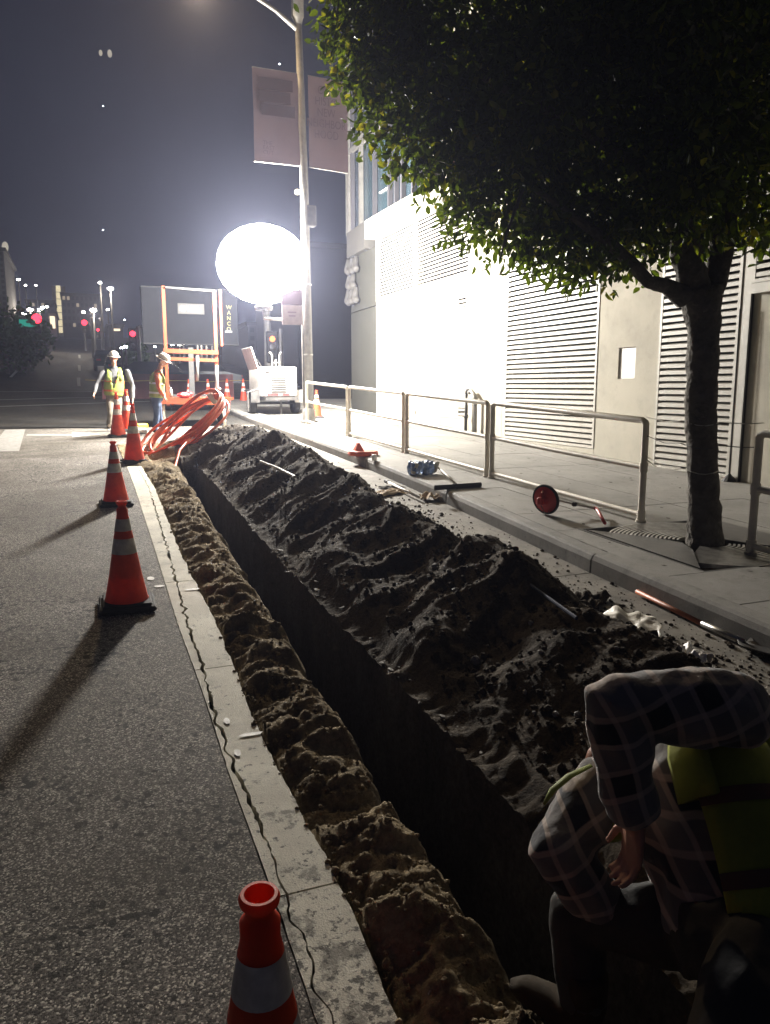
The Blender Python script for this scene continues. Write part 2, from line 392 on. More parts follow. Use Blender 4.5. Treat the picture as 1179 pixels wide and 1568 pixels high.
M['lens_red'] = mat('lens_red', (.3, .01, .02), rough=.2)
M['duct'] = mat('duct', (.85, .17, .05), (.7, .12, .04), scale=10, rough=.35)
M['banner'] = mat('banner', (.17, .115, .13), (.19, .13, .145), scale=2, rough=.8)
M['banner_bar'] = mat('banner_bar', (.075, .046, .056), rough=.8)
M['banner_text'] = mat('banner_text', (.11, .072, .084), rough=.8)
M['bark'] = mat('bark', (.07, .06, .048), (.13, .115, .095), scale=9, rough=.9, bump=.035, bscale=18, grime=.7)
M['skin'] = mat('skin', (.42, .2, .13), (.48, .24, .16), scale=20, rough=.5)
M['hair'] = mat('hair', (.02, .014, .01), rough=.7)
M['eye'] = mat('eye', (.02, .015, .012), rough=.2)
M['hivis'] = mat('hivis', (.24, .29, .05), (.19, .23, .04), scale=8, rough=.7, bump=.004, bscale=16)
M['hivis_orange'] = mat('hivis_orange', (.6, .13, .03), (.5, .1, .025), scale=8, rough=.7, bump=.004, bscale=16)
M['hivis_dusty'] = mat('hivis_dusty', (.34, .36, .035), (.2, .22, .03), scale=5, rough=.8, bump=.012, bscale=7, grime=.5)  # near vest hi-vis, colour adjusted for its weak light, plus grime blotches
M['stripe_near'] = mat('stripe_near', (.14, .05, .02), (.10, .06, .04), scale=6, rough=.7)  # dull brown-orange stripe tone for the near vest
M['reflective'] = mat('reflective', (.6, .6, .55), rough=.3, metal=.3)
M['hat'] = mat('hat', (.5, .46, .4), rough=.3)
M['jeans'] = mat('jeans', (.045, .07, .13), (.07, .1, .17), scale=14, rough=.9, bump=.004, bscale=22)
M['khaki'] = mat('khaki', (.13, .115, .085), (.18, .155, .115), scale=8, rough=.9, bump=.004, bscale=22)
M['trousers'] = mat('trousers', (.028, .027, .026), (.048, .044, .038), scale=8, rough=.9, bump=.006, bscale=14)
M['hoodie'] = mat('hoodie', (.07, .07, .075), (.1, .1, .1), scale=8, rough=.9, bump=.004, bscale=20)
M['boot'] = mat('boot', (.03, .022, .014), (.05, .038, .025), scale=12, rough=.9, spec=.15)
M['glove'] = mat('glove', (.6, .58, .52), (.4, .38, .34), scale=20, rough=.8)
M['plaid'] = plaid_mat('plaid', (.024, .026, .034), (.2, .18, .165), (.55, .43, .34), .8)
M['cloth'] = mat('cloth', (.5, .4, .28), (.36, .27, .18), scale=10, rough=.9, bump=.01, bscale=10)
M['plastic_sheet'] = mat('plastic_sheet', (.6, .58, .52), (.35, .32, .27), scale=8, rough=.4, bump=.01, bscale=18)
M['wood'] = mat('wood', (.5, .36, .18), (.4, .28, .14), scale=10, rough=.7)
M['dull_wood'] = mat('dull_wood', (.45, .13, .05), (.35, .1, .04), scale=10, rough=.5)
M['building'] = mat('building', (.03, .03, .033), (.045, .044, .046), scale=.2, rough=.9)
M['building_pale'] = mat('building_pale', (.16, .14, .13), (.12, .105, .1), scale=.3, rough=.9)
M['car'] = mat('car', (.03, .035, .045), rough=.25, spec=.7)
M['far_leaf'] = mat('far_leaf', (.05, .09, .03), (.03, .06, .02), scale=2, rough=.8)
M['e_white'] = emat('e_white', (1, .95, .85), 30)
M['e_cool'] = emat('e_cool', (.8, .9, 1), 30)
M['e_window'] = emat('e_window', (1, .75, .5), 1.1)
M['e_dim'] = emat('e_dim', (1, .8, .55), .22)
M['e_dim_lamp'] = emat('e_dim_lamp', (1, .7, .4), 3)
M['e_red'] = emat('e_red', (1, .02, .04), 4.5)
M['e_orange'] = emat('e_orange', (1, .2, .06), 3)
M['e_green'] = emat('e_green', (.02, .35, .25), .5)
M['e_tower'] = emat('e_tower', (1, .85, .5), .55)
M['balloon'] = emat('balloon', (1.0, .97, .93), BALLOON_STRENGTH)
_nt = M['balloon'].node_tree; _e = [n for n in _nt.nodes if n.type == 'EMISSION'][0]; _o = [n for n in _nt.nodes if n.type == 'OUTPUT_MATERIAL'][0]
_t = N(_nt, 'ShaderNodeBsdfTransparent'); _a = N(_nt, 'ShaderNodeAddShader'); _nt.links.new(_e.outputs[0], _a.inputs[0]); _nt.links.new(_t.outputs[0], _a.inputs[1]); _nt.links.new(_a.outputs[0], _o.inputs[0])
M['e_sodium'] = emat('e_sodium', (1, .55, .12), 12)

# ------------------------------------------------------------------ edges along the street
STRL = [(-6, 0.443), (1.69, 0.463), (2.07, 0.469), (2.41, 0.47), (2.99, 0.469), (3.43, 0.481), (4.05, 0.486), (4.8, 0.487), (6.71, 0.526), (10.32, 0.588), (11.89, 0.607)]
STRR = [(-6, 0.642), (1.61, 0.662), (1.99, 0.681), (2.33, 0.678), (2.92, 0.666), (3.37, 0.663), (3.98, 0.693), (4.72, 0.72), (6.64, 0.727), (10.25, 0.832), (11.83, 0.823)]
CRACK = [(-6, 0.44), (1.6, 0.5), (2.6, 0.515), (3.0, 0.5), (3.43, 0.501), (4.04, 0.534), (4.78, 0.548), (6.67, 0.631), (10.27, 0.761), (12.6, 0.761)]
CURB = [(-6, 3.45), (2, 3.60), (3.2, 3.64), (5, 3.73), (8, 3.95), (12, 4.12), (20, 4.13), (30, 4.3)]
TRL = [(-2, .98), (1.6, 1.05), (3.2, 1.08), (5.8, 1.17), (8, 1.24), (10.5, 1.33), (12.3, 1.42)]
TRR = [(-2, 1.40), (1.6, 1.42), (3, 1.45), (6, 1.48), (8, 1.54), (10.5, 1.62), (12.3, 1.66)]
WALLX = 7.93

def strip_sheet(xl, xr, y0, y1, dy, dz=0, thick=0.0):
    mb = MB(); n = max(1, int(math.ceil((y1 - y0) / dy)))
    ys = [y0 + (y1 - y0) * i / n for i in range(n + 1)]
    vs = []
    for y in ys:
        a = xl(y) if callable(xl) else xl; b = xr(y) if callable(xr) else xr
        vs += [(a, y, gz(y) + dz), (b, y, gz(y) + dz)]
        if thick: vs += [(b, y, gz(y) + dz - thick), (a, y, gz(y) + dz - thick)]
    k = 4 if thick else 2; fs = []
    for i in range(n):
        a, b = i * k, (i + 1) * k
        fs.append((a, a + 1, b + 1, b))
        if thick: fs += [(a + 1, a + 2, b + 2, b + 1), (a + 2, a + 3, b + 3, b + 2), (a + 3, a, b, b + 3)]
    if thick: fs += [(3, 2, 1, 0), (n * 4, n * 4 + 1, n * 4 + 2, n * 4 + 3)]
    mb.add(vs, fs); return mb

# ground far below everything that has depth (trench floor, under slabs) and out to the horizon
struct('ground', strip_sheet(-400, 400, -20, 900, 20, -1.2), M['soil_dark'])
struct('asphalt_road', strip_sheet(-60, lambda y: interp(STRL, y) if y < 12.45 else 3.0, -8, 19.6, 1.0, 0, .1), M['asphalt']) if False else None
mb = strip_sheet(-60, lambda y: interp(STRL, y), -8, 12.45, .6, 0, .12); mb.mi = 0
struct('asphalt_road', mb, M['asphalt'])
struct('asphalt_road', strip_sheet(-60, 2.05, 15.7, 19.6, 1.0, 0, .12), M['asphalt'])
struct('asphalt_road', strip_sheet(-60, .6, 12.45, 15.7, .8, 0, .12), M['asphalt'])
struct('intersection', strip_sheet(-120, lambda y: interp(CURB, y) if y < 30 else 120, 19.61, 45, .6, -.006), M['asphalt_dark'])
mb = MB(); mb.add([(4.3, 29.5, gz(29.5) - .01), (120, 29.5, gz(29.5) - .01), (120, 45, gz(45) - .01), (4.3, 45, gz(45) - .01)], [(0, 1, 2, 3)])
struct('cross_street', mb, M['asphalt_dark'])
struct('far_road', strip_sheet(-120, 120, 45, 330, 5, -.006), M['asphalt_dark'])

# concrete gutter strip, split by a real crack, cast in lengths
ys = [-2.0]
while ys[-1] < 12.4: ys.append(min(12.42, ys[-1] + (2.9 if len(ys) > 1 else 3.2)))
gut = thing('concrete_strip', (.6, 5, gz(5)), None, None); gut['kind'] = 'structure'
joints_y = [-2.0, .4, 2.15, 4.05, 5.8, 9.0, 12.42]
def crackx(y, side):
    base = interp(CRACK, y)
    w1 = .012 * noise.noise(Vector((0, y * 6, 2))) + .022 * noise.noise(Vector((0, y * 11, 5)))
    open_ = .0075 + .009 * noise.noise(Vector((0, y * 4, 9)))
    if y < 2.5 or y > 9.5: open_ *= .4
    jag = .009 * noise.noise(Vector((side * 3, y * 45, 1)))
    return base + w1 + side * max(.002, open_) + jag * .8
for a, b in zip(joints_y, joints_y[1:]):
    for s in (-1, 1):
        g = .004
        if s < 0: m_ = strip_sheet(lambda y: interp(STRL, y) + .004 + .004 * noise.noise(Vector((0, y * 12, 0))), lambda y: crackx(y, -1), a + g, b - g, .022, .004, .12)
        else: m_ = strip_sheet(lambda y: crackx(y, 1), lambda y: interp(STRR, y) + .012 * noise.noise(Vector((1, y * 5, 0))) + .006 * noise.noise(Vector((1, y * 25, 0))), a + g, b - g, .022, .004, .12)
        m_.build('slab', M['gutter'], gut)
strip_sheet(lambda y: interp(STRL, y) - .02, lambda y: interp(STRR, y) + .0, -2, 12.4, .8, -.05, .02).build('joint_bed', M['joint'], gut)
# paint marks on the strip and road
def blob(name, cx, cy, rx, ry, dz, m, seed=0, n=18):
    mb = MB(); vs = []
    for i in range(n):
        q = 2 * math.pi * i / n; k = 1 + .22 * noise.noise(Vector((math.cos(q) * 1.5, math.sin(q) * 1.5, seed)))
        x, y = cx + rx * k * math.cos(q), cy + ry * k * math.sin(q); vs.append((x, y, gz(y) + dz))
    mb.add(vs, [tuple(range(n))]); return mb
for i, (x, y, rx, ry) in enumerate([(.545, 3.39, .014, .03), (.535, 3.08, .013, .03), (.622, 3.225, .055, .014), (.675, 5.55, .055, .022), (.46, 5.72, .035, .03), (.42, 5.95, .028, .05)]):
    tag(blob('paint_mark', x, y, rx, ry, .009 if x > .47 else .005, M['white_paint'], i).build('paint_mark', M['white_paint']),
        ['white survey dot on the concrete strip left of the dash', 'smaller white survey dot nearest the camera on the strip', 'white survey dash across the concrete strip between the two dots', 'white survey dash on the strip beside the third cone', 'white paint blotch on the asphalt next to the cracked strip', 'long white paint smear on the asphalt behind the blotch'][i], 'paint mark', 'survey paint marks')
# road markings beyond: stop bar, arrow, lane dashes
def quad(name, pts, m, lab, cat, dz=.005):
    mb = MB(); mb.add([(x, y, gz(y) + dz) for x, y in pts], [tuple(range(len(pts)))])
    return tag(mb.build(name, m), lab, cat)
M['road_paint'] = mat('road_paint', (.34, .34, .32), (.2, .2, .19), scale=14, rough=.7, grime=.5)
M['road_paint_bright'] = mat('road_paint_bright', (.3, .29, .27), (.2, .195, .18), scale=14, rough=.7, grime=.4)
quad('stop_bar', [(-1.55, 15.0), (-1.05, 15.0), (-1.2, 19.5), (-1.62, 19.5)], M['road_paint_bright'], 'white painted bar across the lit asphalt at the left edge', 'road marking')
quad('lane_arrow', [(-1.1, 18.3), (-.2, 18.1), (-.2, 18.55), (.45, 17.9), (-.2, 17.3), (-.2, 17.7), (-1.1, 17.85)], M['road_paint_bright'], 'white painted arrow on the asphalt left of the far workers', 'road marking')
for i, (ax, ay, bx, by) in enumerate([(-9, 25, 2.5, 31), (-9, 29.5, 2.5, 35.5), (-14, 40.2, 3.5, 40.2)]):
    quad('crosswalk_line', [(ax, ay), (bx, by), (bx, by + .3), (ax, ay + .3)], M['road_paint'], ['nearest thin white line curving across the dark intersection', 'second thin white line across the dark intersection', 'farthest crosswalk line at the foot of the uphill street'][i], 'road marking')
for i, (x, y) in enumerate([(.0, 46), (.1, 58), (.2, 74), (-3.8, 52), (-3.8, 66)]):
    quad('lane_dash', [(x - .08, y), (x + .08, y), (x + .1, y + 6), (x - .1, y + 6)], M['road_paint'], ['nearest white lane dash on the street going uphill', 'middle lane dash of the right-hand row uphill', 'farthest lane dash of the right-hand row uphill', 'nearer lane dash of the left-hand row uphill', 'farther lane dash of the left-hand row uphill'][i], 'road marking', .02)

# parking-lane concrete between spoil and curb
pan = thing('gutter_pan', (3.3, 6, gz(6)), None, None); pan['kind'] = 'structure'
for a, b in zip([-4, 2.0, 5.0, 8.12, 11.3, 15.6], [2.0, 5.0, 8.12, 11.3, 15.6, 19.6]):
    strip_sheet(2.05, lambda y: interp(CURB, y) - .004, a + .008, b - .008, .7, 0, .14).build('slab', M['pan'], pan)
# curb stones and sidewalk slabs
sw = thing('sidewalk', (6, 8, gz(8)), None, None); sw['kind'] = 'structure'
cj = [-4, -1, 2.0, 5.02, 8.14, 11.3, 14.4, 17.5, 20.6, 24, 29]
def curb_piece(a, b, dzs):
    n = 8; mb = MB(); vs = []
    for i in range(n + 1):
        y = a + (b - a) * i / n; c = interp(CURB, y); g = gz(y) + dzs
        prof = [(0, -.15), (.012, .10), (.03, .135), (.055, .15), (.17, .152), (.17, -.15)]
        vs += [(c + x, y, g + z) for x, z in prof]
    fs = []
    for i in range(n):
        for j in range(6): fs.append((i * 6 + j, (i + 1) * 6 + j, (i + 1) * 6 + (j + 1) % 6, i * 6 + (j + 1) % 6))
    fs += [(0, 1, 2, 3, 4, 5), tuple(n * 6 + 5 - k for k in range(6))]
    mb.add(vs, fs); return mb
for i, (a, b) in enumerate(zip(cj, cj[1:])):
    curb_piece(a + .012, b - .012, [0, 0, .004, -.004, .004, 0, .003, 0, 0, 0][i]).build('curb_stone', M['curb'], sw)
xr = [0.0, .62, 1.9, 2.95, 3.95]
rows = [-4 + 1.52 * i for i in range(23)]
GR = (4.2, 5.75, 4.28, 5.85)   # tree well x0,x1,y0,y1
def slab(x0f, x1f, a, b, dz):
    strip_sheet(x0f, x1f, a + .004, b - .004, .8, .15 + dz, .12).build('slab', M['walk'], sw)
for i, (a, b) in enumerate(zip(rows, rows[1:])):
    cols = [lambda y: interp(CURB, y) + .176, 4.72, 5.95, 7.0, WALLX - .005]
    for j in range(4):
        dz = rnd.uniform(-.003, .003)
        x0 = cols[j] if j == 0 else cols[j] + .004
        x1 = cols[j + 1] - .004
        if j == 0 and b > 4.25 and a < 5.9 or j == 1 and b > 4.25 and a < 5.9:
            # leave the tree well open
            for (p, q) in ((a, min(b, GR[2])), (max(a, GR[3]), b)):
                if q - p > .03: slab(x0, x1, p, q, dz)
            if j == 0: slab(x0, GR[0], max(a, GR[2]), min(b, GR[3]), dz)
            else: slab(GR[1], x1, max(a, GR[2]), min(b, GR[3]), dz)
        else: slab(x0, x1, a, b, dz)
mb = strip_sheet(lambda y: interp(CURB, y) + .17, 30, 31.0, 44, 2, .1, .1)
# sidewalk round the corner beyond the building
mb = MB(); mb.hexa([(WALLX + .1, 24, gz(24)), (40, 24, gz(24)), (40, 29.3, gz(29.3)), (WALLX + .1, 29.3, gz(29.3)), (WALLX + .1, 24, gz(24) + .15), (40, 24, gz(24) + .15), (40, 29.3, gz(29.3) + .15), (WALLX + .1, 29.3, gz(29.3) + .15)])
struct('side_pavement', mb, M['walk'])
struct('soil_bed', strip_sheet(4.15, 5.8, 4.2, 5.9, .4, .06, .1), M['soil_dark'])

# ------------------------------------------------------------------ excavation
def fr(x, y, z, H=.9, o=5): return noise.fractal(Vector((x, y, z)), H, 2.1, o)
def crest_h(y):
    h = .46 + (.1 if y > 9 else 0.1 * max(0, (y - 6) / 3)) + .16 * noise.noise(Vector((0, y * .85, 4))) + .06 * noise.noise(Vector((0, y * 2.2, 8)))
    if y < 4.6: h *= .84 + .16 * max(0, (y - 3.2) / 1.4)
    if y < 2.4: h *= max(.12, (y - .9) / 1.5)
    if y > 14.0: h *= max(0, 1 - (y - 14.0) / 1.6)
    if 12.2 < y: h *= .92
    return h
def lipx(y): return interp(TRR, y) + .02 * noise.noise(Vector((2, y * 2.5, 0))) + .008 * noise.noise(Vector((2, y * 12, 0)))
def soil_h(x, y):
    xl = interp(TRL, y) + .05 * noise.noise(Vector((0, y * 1.7, 0))) + .02 * noise.noise(Vector((0, y * 7, 3)))
    xr_ = lipx(y)
    lum = fr(x * 4, y * 6, 0) * .05 + abs(noise.noise(Vector((x * 4.5 + y, y * 9, 3)))) * .06 + .03 * noise.noise(Vector((x * 3, y * 3.3, 77))) + fr(x * 16, y * 26, 5) * .012 + .006 * fr(x * 50, y * 60, 2, .8, 2)
    if x < xl or y > 12.6:
        if y > 12.6 and x > 1.0: pass
        else:
            edge = interp(STRR, y); t = (x - edge) / max(.05, xl - edge)
            bed = -.035 + .055 * math.sin(min(1, max(0, t)) * math.pi) * (1 + .8 * noise.noise(Vector((x * 2, y * 2.5, 9))))
            if t > .78: bed -= .1 * ((t - .78) / .22) ** 2
            if x < edge + .02 and y < 12.4: return -.08
            return bed + lum
    if y < 12.3 and x < xr_:
        d = min((x - xl) / .05, (xr_ - x) / .02, (12.3 - y) / .12, 1)
        d = max(0, d); wob = .03 * noise.noise(Vector((x * 6, y * 5, 2)))
        return -.1 * (1 - d) - (.82 + wob) * d if d < 1 else -.82 + wob
    # spoil heap
    xc = 2.36 + .22 * max(0, min(1, (y - 6) / 4)) + .18 * noise.noise(Vector((0, y * .9, 11)))
    xe = 3.05 + .4 * max(0, min(1, (y - 6) / 5)) + .18 * noise.noise(Vector((0, y * 1.1, 21)))
    H = crest_h(y)
    x0 = xr_ + .03 if y < 12.3 else 1.0 + (13.5 - min(y, 13.5)) * .3
    if x <= xc: t = (x - x0) / max(.1, xc - x0); t = max(0, min(1, t)); p = t ** .85 * (1 - .12 * math.sin(t * math.pi))
    else: t = (xe - x) / (xe - xc); p = max(0, min(1, t)); p = p * p * (3 - 2 * p) * .6 + p * .4
    if x > xe: return -.012 + .012 * fr(x * 8, y * 8, 1) - (x - xe) * .25
    k = min(1, p * 4)
    if x < x0 + .12 and y < 12.3: q_ = max(0, (x - x0) / .12); p *= q_; k *= .3 + .7 * q_
    big = .15 * noise.noise(Vector((x * 2.1, y * 2.2, 31))) + .10 * (.4 - abs(noise.noise(Vector((x * 3.2, y * 3.6, 41)))))
    fine = .022 * fr(x * 6, y * 6, 51, 1.0, 4) + .006 * fr(x * 24, y * 24, 61, .9, 3) + .007 * abs(noise.noise(Vector((x * 38, y * 38, 5))))
    return H * p + k * (big * (.4 + H) + fine) + (1 - k) * (lum * .5) - .012
def lipl(y): return interp(TRL, y) + .05 * noise.noise(Vector((0, y * 1.7, 0))) + .02 * noise.noise(Vector((0, y * 7, 3)))
yl = [.9]
while yl[-1] < 15.9: yl.append(yl[-1] + max(.009, .0042 * yl[-1] + .003))
NA, NF, ND, NB = 62, 8, 7, 230
vs = []; kinds = []
for y in yl:
    g = gz(y); xa, xb = lipl(y), lipx(y); row = []
    for i in range(NA + 1): x = .62 + (xa - .62) * i / NA; row.append((x, soil_h(min(x, xa - 1e-4), y)))
    e0 = row[-1][1]; deep = y < 12.3
    D_ = .82 if y < 12.1 else .82 * max(0, (12.3 - y) / .2)
    for j in range(1, ND + 1):
        t = j / ND; x = xa + .035 * t + .022 * noise.noise(Vector((y * 3.5, t * 3, 1))) + .008 * noise.noise(Vector((y * 19, t * 9, 4)))
        row.append((x, e0 * (1 - t) - D_ * t if deep else soil_h(xa + .001 * j, y)))
    for j in range(1, NF): x = xa + .05 + (xb - xa - .09) * j / NF; row.append((x, -D_ + .03 * noise.noise(Vector((x * 6, y * 5, 2))) if deep else soil_h(x, y)))
    e1 = soil_h(xb + 1e-4, y)
    for j in range(ND + 1):
        t = 1 - j / ND; x = xb - .03 * t + .02 * noise.noise(Vector((y * 3, t * 3, 7))) * (1 if t else 0) + .007 * noise.noise(Vector((y * 17, t * 9, 8))) * (1 if t else 0)
        row.append((x, e1 * (1 - t) - D_ * t if deep else soil_h(xb - .001 * (ND - j), y)))
    for i in range(1, NB + 1): x = xb + (3.75 - xb) * i / NB; row.append((x, soil_h(x, y)))
    vs += [(x, y, g + h) for x, h in row]
W_ = NA + 1 + ND + NF - 1 + ND + 1 + NB
fs = []
for j in range(len(yl) - 1):
    for i in range(W_ - 1): a = j * W_ + i; fs.append((a, a + 1, a + W_ + 1, a + W_))
# left bed and trench = excavated ground, right side = spoil heap; split along the trench's right lip
def split(name, c0, c1, m, kind, lab=None, cat=None, y1=99):
    idx = [f for f in fs if c0 <= f[0] % W_ < c1 and vs[f[0]][1] < y1]
    used = sorted({i for f in idx for i in f}); mp = {u: k for k, u in enumerate(used)}
    mb = MB(); mb.add([vs[u] for u in used], [tuple(mp[i] for i in f) for f in idx])
    o = mb.build(name, m, smooth=True); o['kind'] = kind
    return tag(o, lab, cat)
I1 = NA; I2 = NA + ND + NF - 1 + ND + 1
split('soil_strip', 0, I1, M['soil'], 'structure')
split('trench', I1, I2, M['soil_shaded'], 'structure')
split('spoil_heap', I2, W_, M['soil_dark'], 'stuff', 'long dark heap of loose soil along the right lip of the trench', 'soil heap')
def clod_mesh(seed, r):
    rr = random.Random(seed); mb = MB(); mb.ball((0, 0, 0), (r, r * rr.uniform(.7, 1), r * rr.uniform(.55, .9)), 6)
    mb.v = [tuple(Vector(v) * (1 + .35 * (rr.random() - .5))) for v in mb.v]; return mb
def scatter(n, fn, lo, hi, m, name, lab, seed):
    rr = random.Random(seed); mb = MB(); protos = [clod_mesh(s, 1) for s in range(8)]
    for _ in range(n):
        x, y = fn(rr)
        r = lo * (hi / lo) ** (rr.random() ** 2.2)
        z = gz(y) + max(soil_h(x, y), 0.0 if x > 3.05 or x < .76 else -9) if x < 3.7 else gz(y)
        p = protos[rr.randrange(8)]; q = Matrix.Rotation(rr.uniform(0, 6.3), 3, 'Z') @ Matrix.Rotation(rr.uniform(-.6, .6), 3, 'X')
        mb.add([Vector((x, y, z + r * .25)) + q @ (Vector(v) * r) for v in p.v], p.f)
    o = mb.build(name, m, smooth=False); tag(o, lab, 'soil', kind='stuff')
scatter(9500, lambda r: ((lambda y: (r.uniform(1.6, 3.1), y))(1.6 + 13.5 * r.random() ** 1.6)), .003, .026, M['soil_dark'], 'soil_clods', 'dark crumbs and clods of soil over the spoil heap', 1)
scatter(2600, lambda r: ((lambda y: (r.uniform(interp(STRR, y) - .01, interp(TRL, y) - .04), y))(1.1 + 11 * r.random() ** 1.8)), .003, .018, M['soil'], 'bed_clods', 'tan crumbs of soil between the concrete strip and the trench', 2)
scatter(4200, lambda r: ((lambda y: (min(3.05 + abs(r.gauss(0, .3)), interp(CURB, y) - .03), y))(1.6 + 13.5 * r.random() ** 1.3)), .003, .022, M['soil_dark'], 'pan_crumbs', 'scattered soil crumbs on the concrete between heap and curb', 3)
scatter(260, lambda r: ((lambda y: (r.uniform(1.75, 3.3), y))(1.8 + 12 * r.random() ** 1.5)), .008, .03, M['curb'], 'heap_stones', 'grey stones and bits of broken pavement mixed into the spoil heap', 9)
# broken pale edge pieces along the trench lip
rr = random.Random(11)
for i in range(70):
    y = 2.4 + 9 * rr.random() ** 1.2; x = lipx(y) + rr.uniform(-.005, .07) 
    s = .005 + .024 * rr.random() ** 2.5; mb = clod_mesh(100 + i, 1); mb.v = [tuple(Vector(v) * rr.uniform(.6, 1.3)) for v in mb.v]; q = Matrix.Rotation(rr.uniform(0, 6), 3, 'Z')
    c = Vector((x, y, gz(y) + soil_h(x + .03, y) + .006)); mb.v = [tuple(c + q @ Vector((v[0] * s * 1.6, v[1] * s, v[2] * s * .6))) for v in mb.v]
    tag(mb.build('rubble_chip', M['pan'], origin=c), 'small pale chip of broken concrete along the right lip of the trench', 'rubble', 'rubble chips along the trench lip')

# ------------------------------------------------------------------ building
bld = thing('utility_building', (WALLX, 14, gz(14) + .15), 'white plastered utility building with banks of horizontal louvers beyond the railing', 'building')
B0 = parent_origin(bld)
def wallpanel(y0, y1, z0, z1, m='plaster', x=WALLX, t=.3, name='wall_panel', bot=False):
    mb = MB(); zb0 = gz(y0) - .1 if bot else z0; zb1 = gz(y1) - .1 if bot else z0
    mb.hexa([(x, y0, zb0), (x + t, y0, zb0), (x + t, y1, zb1), (x, y1, zb1), (x, y0, z1), (x + t, y0, z1), (x + t, y1, z1), (x, y1, z1)])
    return mb.build(name, M[m], bld)
ZT, ZM = 5.74, 3.98          # underside of the band, head of the lower louvers
g = .004
def louver(y0, y1, z0, z1, pitch=.1, yslat=None):
    fr_ = MB(); x = WALLX - .012
    fw = .045
    for (a, b, c, d) in ((y0, y0 + fw, z0, z1), (y1 - fw, y1, z0, z1), (y0 + fw, y1 - fw, z0, z0 + fw), (y0 + fw, y1 - fw, z1 - fw, z1)):
        fr_.hexa([(x, a, c), (x + .12, a, c), (x + .12, b, c), (x, b, c), (x, a, d), (x + .12, a, d), (x + .12, b, d), (x, b, d)])
    lv = fr_.build('louver_frame', M['louver'], bld)
    bk = MB(); bk.box((x + .2, (y0 + y1) / 2, (z0 + z1) / 2), (.02, y1 - y0 - .002, z1 - z0 - .002)); bk.build('louver_backing', M['void'], lv)
    h = pitch * .55; L = y1 - y0 - 2 * fw - .004
    s_ = MB(); s_.hexa([(0, -L / 2, 0), (.012, -L / 2, -.006), (.012, L / 2, -.006), (0, L / 2, 0), (.075, -L / 2, h + .01), (.087, -L / 2, h + .002), (.087, L / 2, h + .002), (.075, L / 2, h + .01)])
    s_ = MB(); s_.hexa([(0, -L / 2, 0), (.09, -L / 2, pitch * .75), (.09, L / 2, pitch * .75), (0, L / 2, 0), (0, -L / 2, h), (.09, -L / 2, pitch * .75 + .01), (.09, L / 2, pitch * .75 + .01), (0, L / 2, h)])
    me = s_.mesh('slat', M['louver']); n = int((z1 - z0 - 2 * fw) / pitch)
    p0 = (z1 - z0 - 2 * fw) / n
    for i in range(n): place(me, 'slat', lv, Vector((x + .004, (y0 + y1) / 2, z0 + fw + i * p0 + p0 * .25)) - B0 - Vector(lv.location))
    return lv
louver(18.2, 20.9, ZM, ZT - .02, .0845)
louver(15.27, 18.07, ZM, ZT - .02, .0845)
louver(10.7, 13.65, .62, ZM - .02, .0915)
louver(7.78, 9.25, .45, ZM - .02, .0915)
louver(5.2, 7.62, 2.92, ZM - .02, .0915)
louver(15.34, 15.80, 3.30, 3.66, .09)
louver(15.25, 15.73, .93, 1.22, .075)
# wall pieces between the openings
wallpanel(15.2, 18.135, 3.665, ZM - g); wallpanel(18.14, 20.9, 1.03, ZM - g)
wallpanel(15.81, 18.135, 3.295, 3.66); wallpanel(15.2, 15.33, 3.295, 3.66)
wallpanel(15.2, 18.135, 1.225, 3.29); wallpanel(15.2, 15.245, .925, 1.22); wallpanel(15.74, 18.135, .925, 1.22)
for a, b in ((15.2, 16.6), (16.61, 18.035), (18.045, 19.47), (19.48, 20.9)):
    wallpanel(a, b, 0, .92 if a < 18 else 1.024, bot=True)
wallpanel(18.075, 18.195, ZM, ZT - .02, x=WALLX + .003)
wallpanel(13.76, 15.19, 0, ZM + 1.76 - g, bot=True)
wallpanel(13.655, 13.752, 0, ZM + 1.76 - g, bot=True)
wallpanel(15.195, 15.265, ZM, ZT - .02)
wallpanel(10.7, 13.65, 0, .615, bot=True)
wallpanel(9.255, 10.695, 0, 1.7595, bot=True); wallpanel(9.255, 9.76, 1.76, 2.2395); wallpanel(10.165, 10.695, 1.76, 2.2395); wallpanel(9.255, 10.695, 2.24, ZT)
wallpanel(7.78, 9.25, 0, .445, bot=True)
wallpanel(7.78, 9.25, ZM, ZT, ); wallpanel(10.7, 13.65, ZM, ZT); wallpanel(-3, 7.775, ZM, ZT)
mb = MB(); mb.box((WALLX + .035, 9.963, 1.997), (.02, .396, .468)); mb.build('access_panel', M['white'], bld)
mb = MB(); mb.box((WALLX + .11, 9.963, 1.997), (.03, .43, .5)); mb.build('recess_lining', M['void'], bld)
# door alcove: jamb, reveal and cream back wall
mb = MB(); mb.hexa([(WALLX, 7.63, .2), (WALLX + .75, 7.63, .2), (WALLX + .75, 7.77, .2), (WALLX, 7.77, .2), (WALLX, 7.63, ZM), (WALLX + .75, 7.63, ZM), (WALLX + .75, 7.77, ZM), (WALLX, 7.77, ZM)])
mb.build('jamb', M['louver'], bld)
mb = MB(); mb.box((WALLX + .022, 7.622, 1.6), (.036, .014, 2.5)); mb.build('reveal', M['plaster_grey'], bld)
mb = MB(); mb.box((WALLX + .075, 6.2, 1.6), (.06, 2.84, 2.8)); mb.build('alcove_wall', M['plaster'], bld)
mb = MB(); mb.box((WALLX + .02, 6.4, 2.85), (.1, 2.42, .12)); mb.build('lintel', M['louver'], bld)
wallpanel(-3, 5.19, 0, ZM - g, bot=True)
mb = strip_sheet(WALLX - .01, WALLX + .8, 4.8, 7.65, .8, .152, .1); mb.build('threshold', M['walk'], bld)
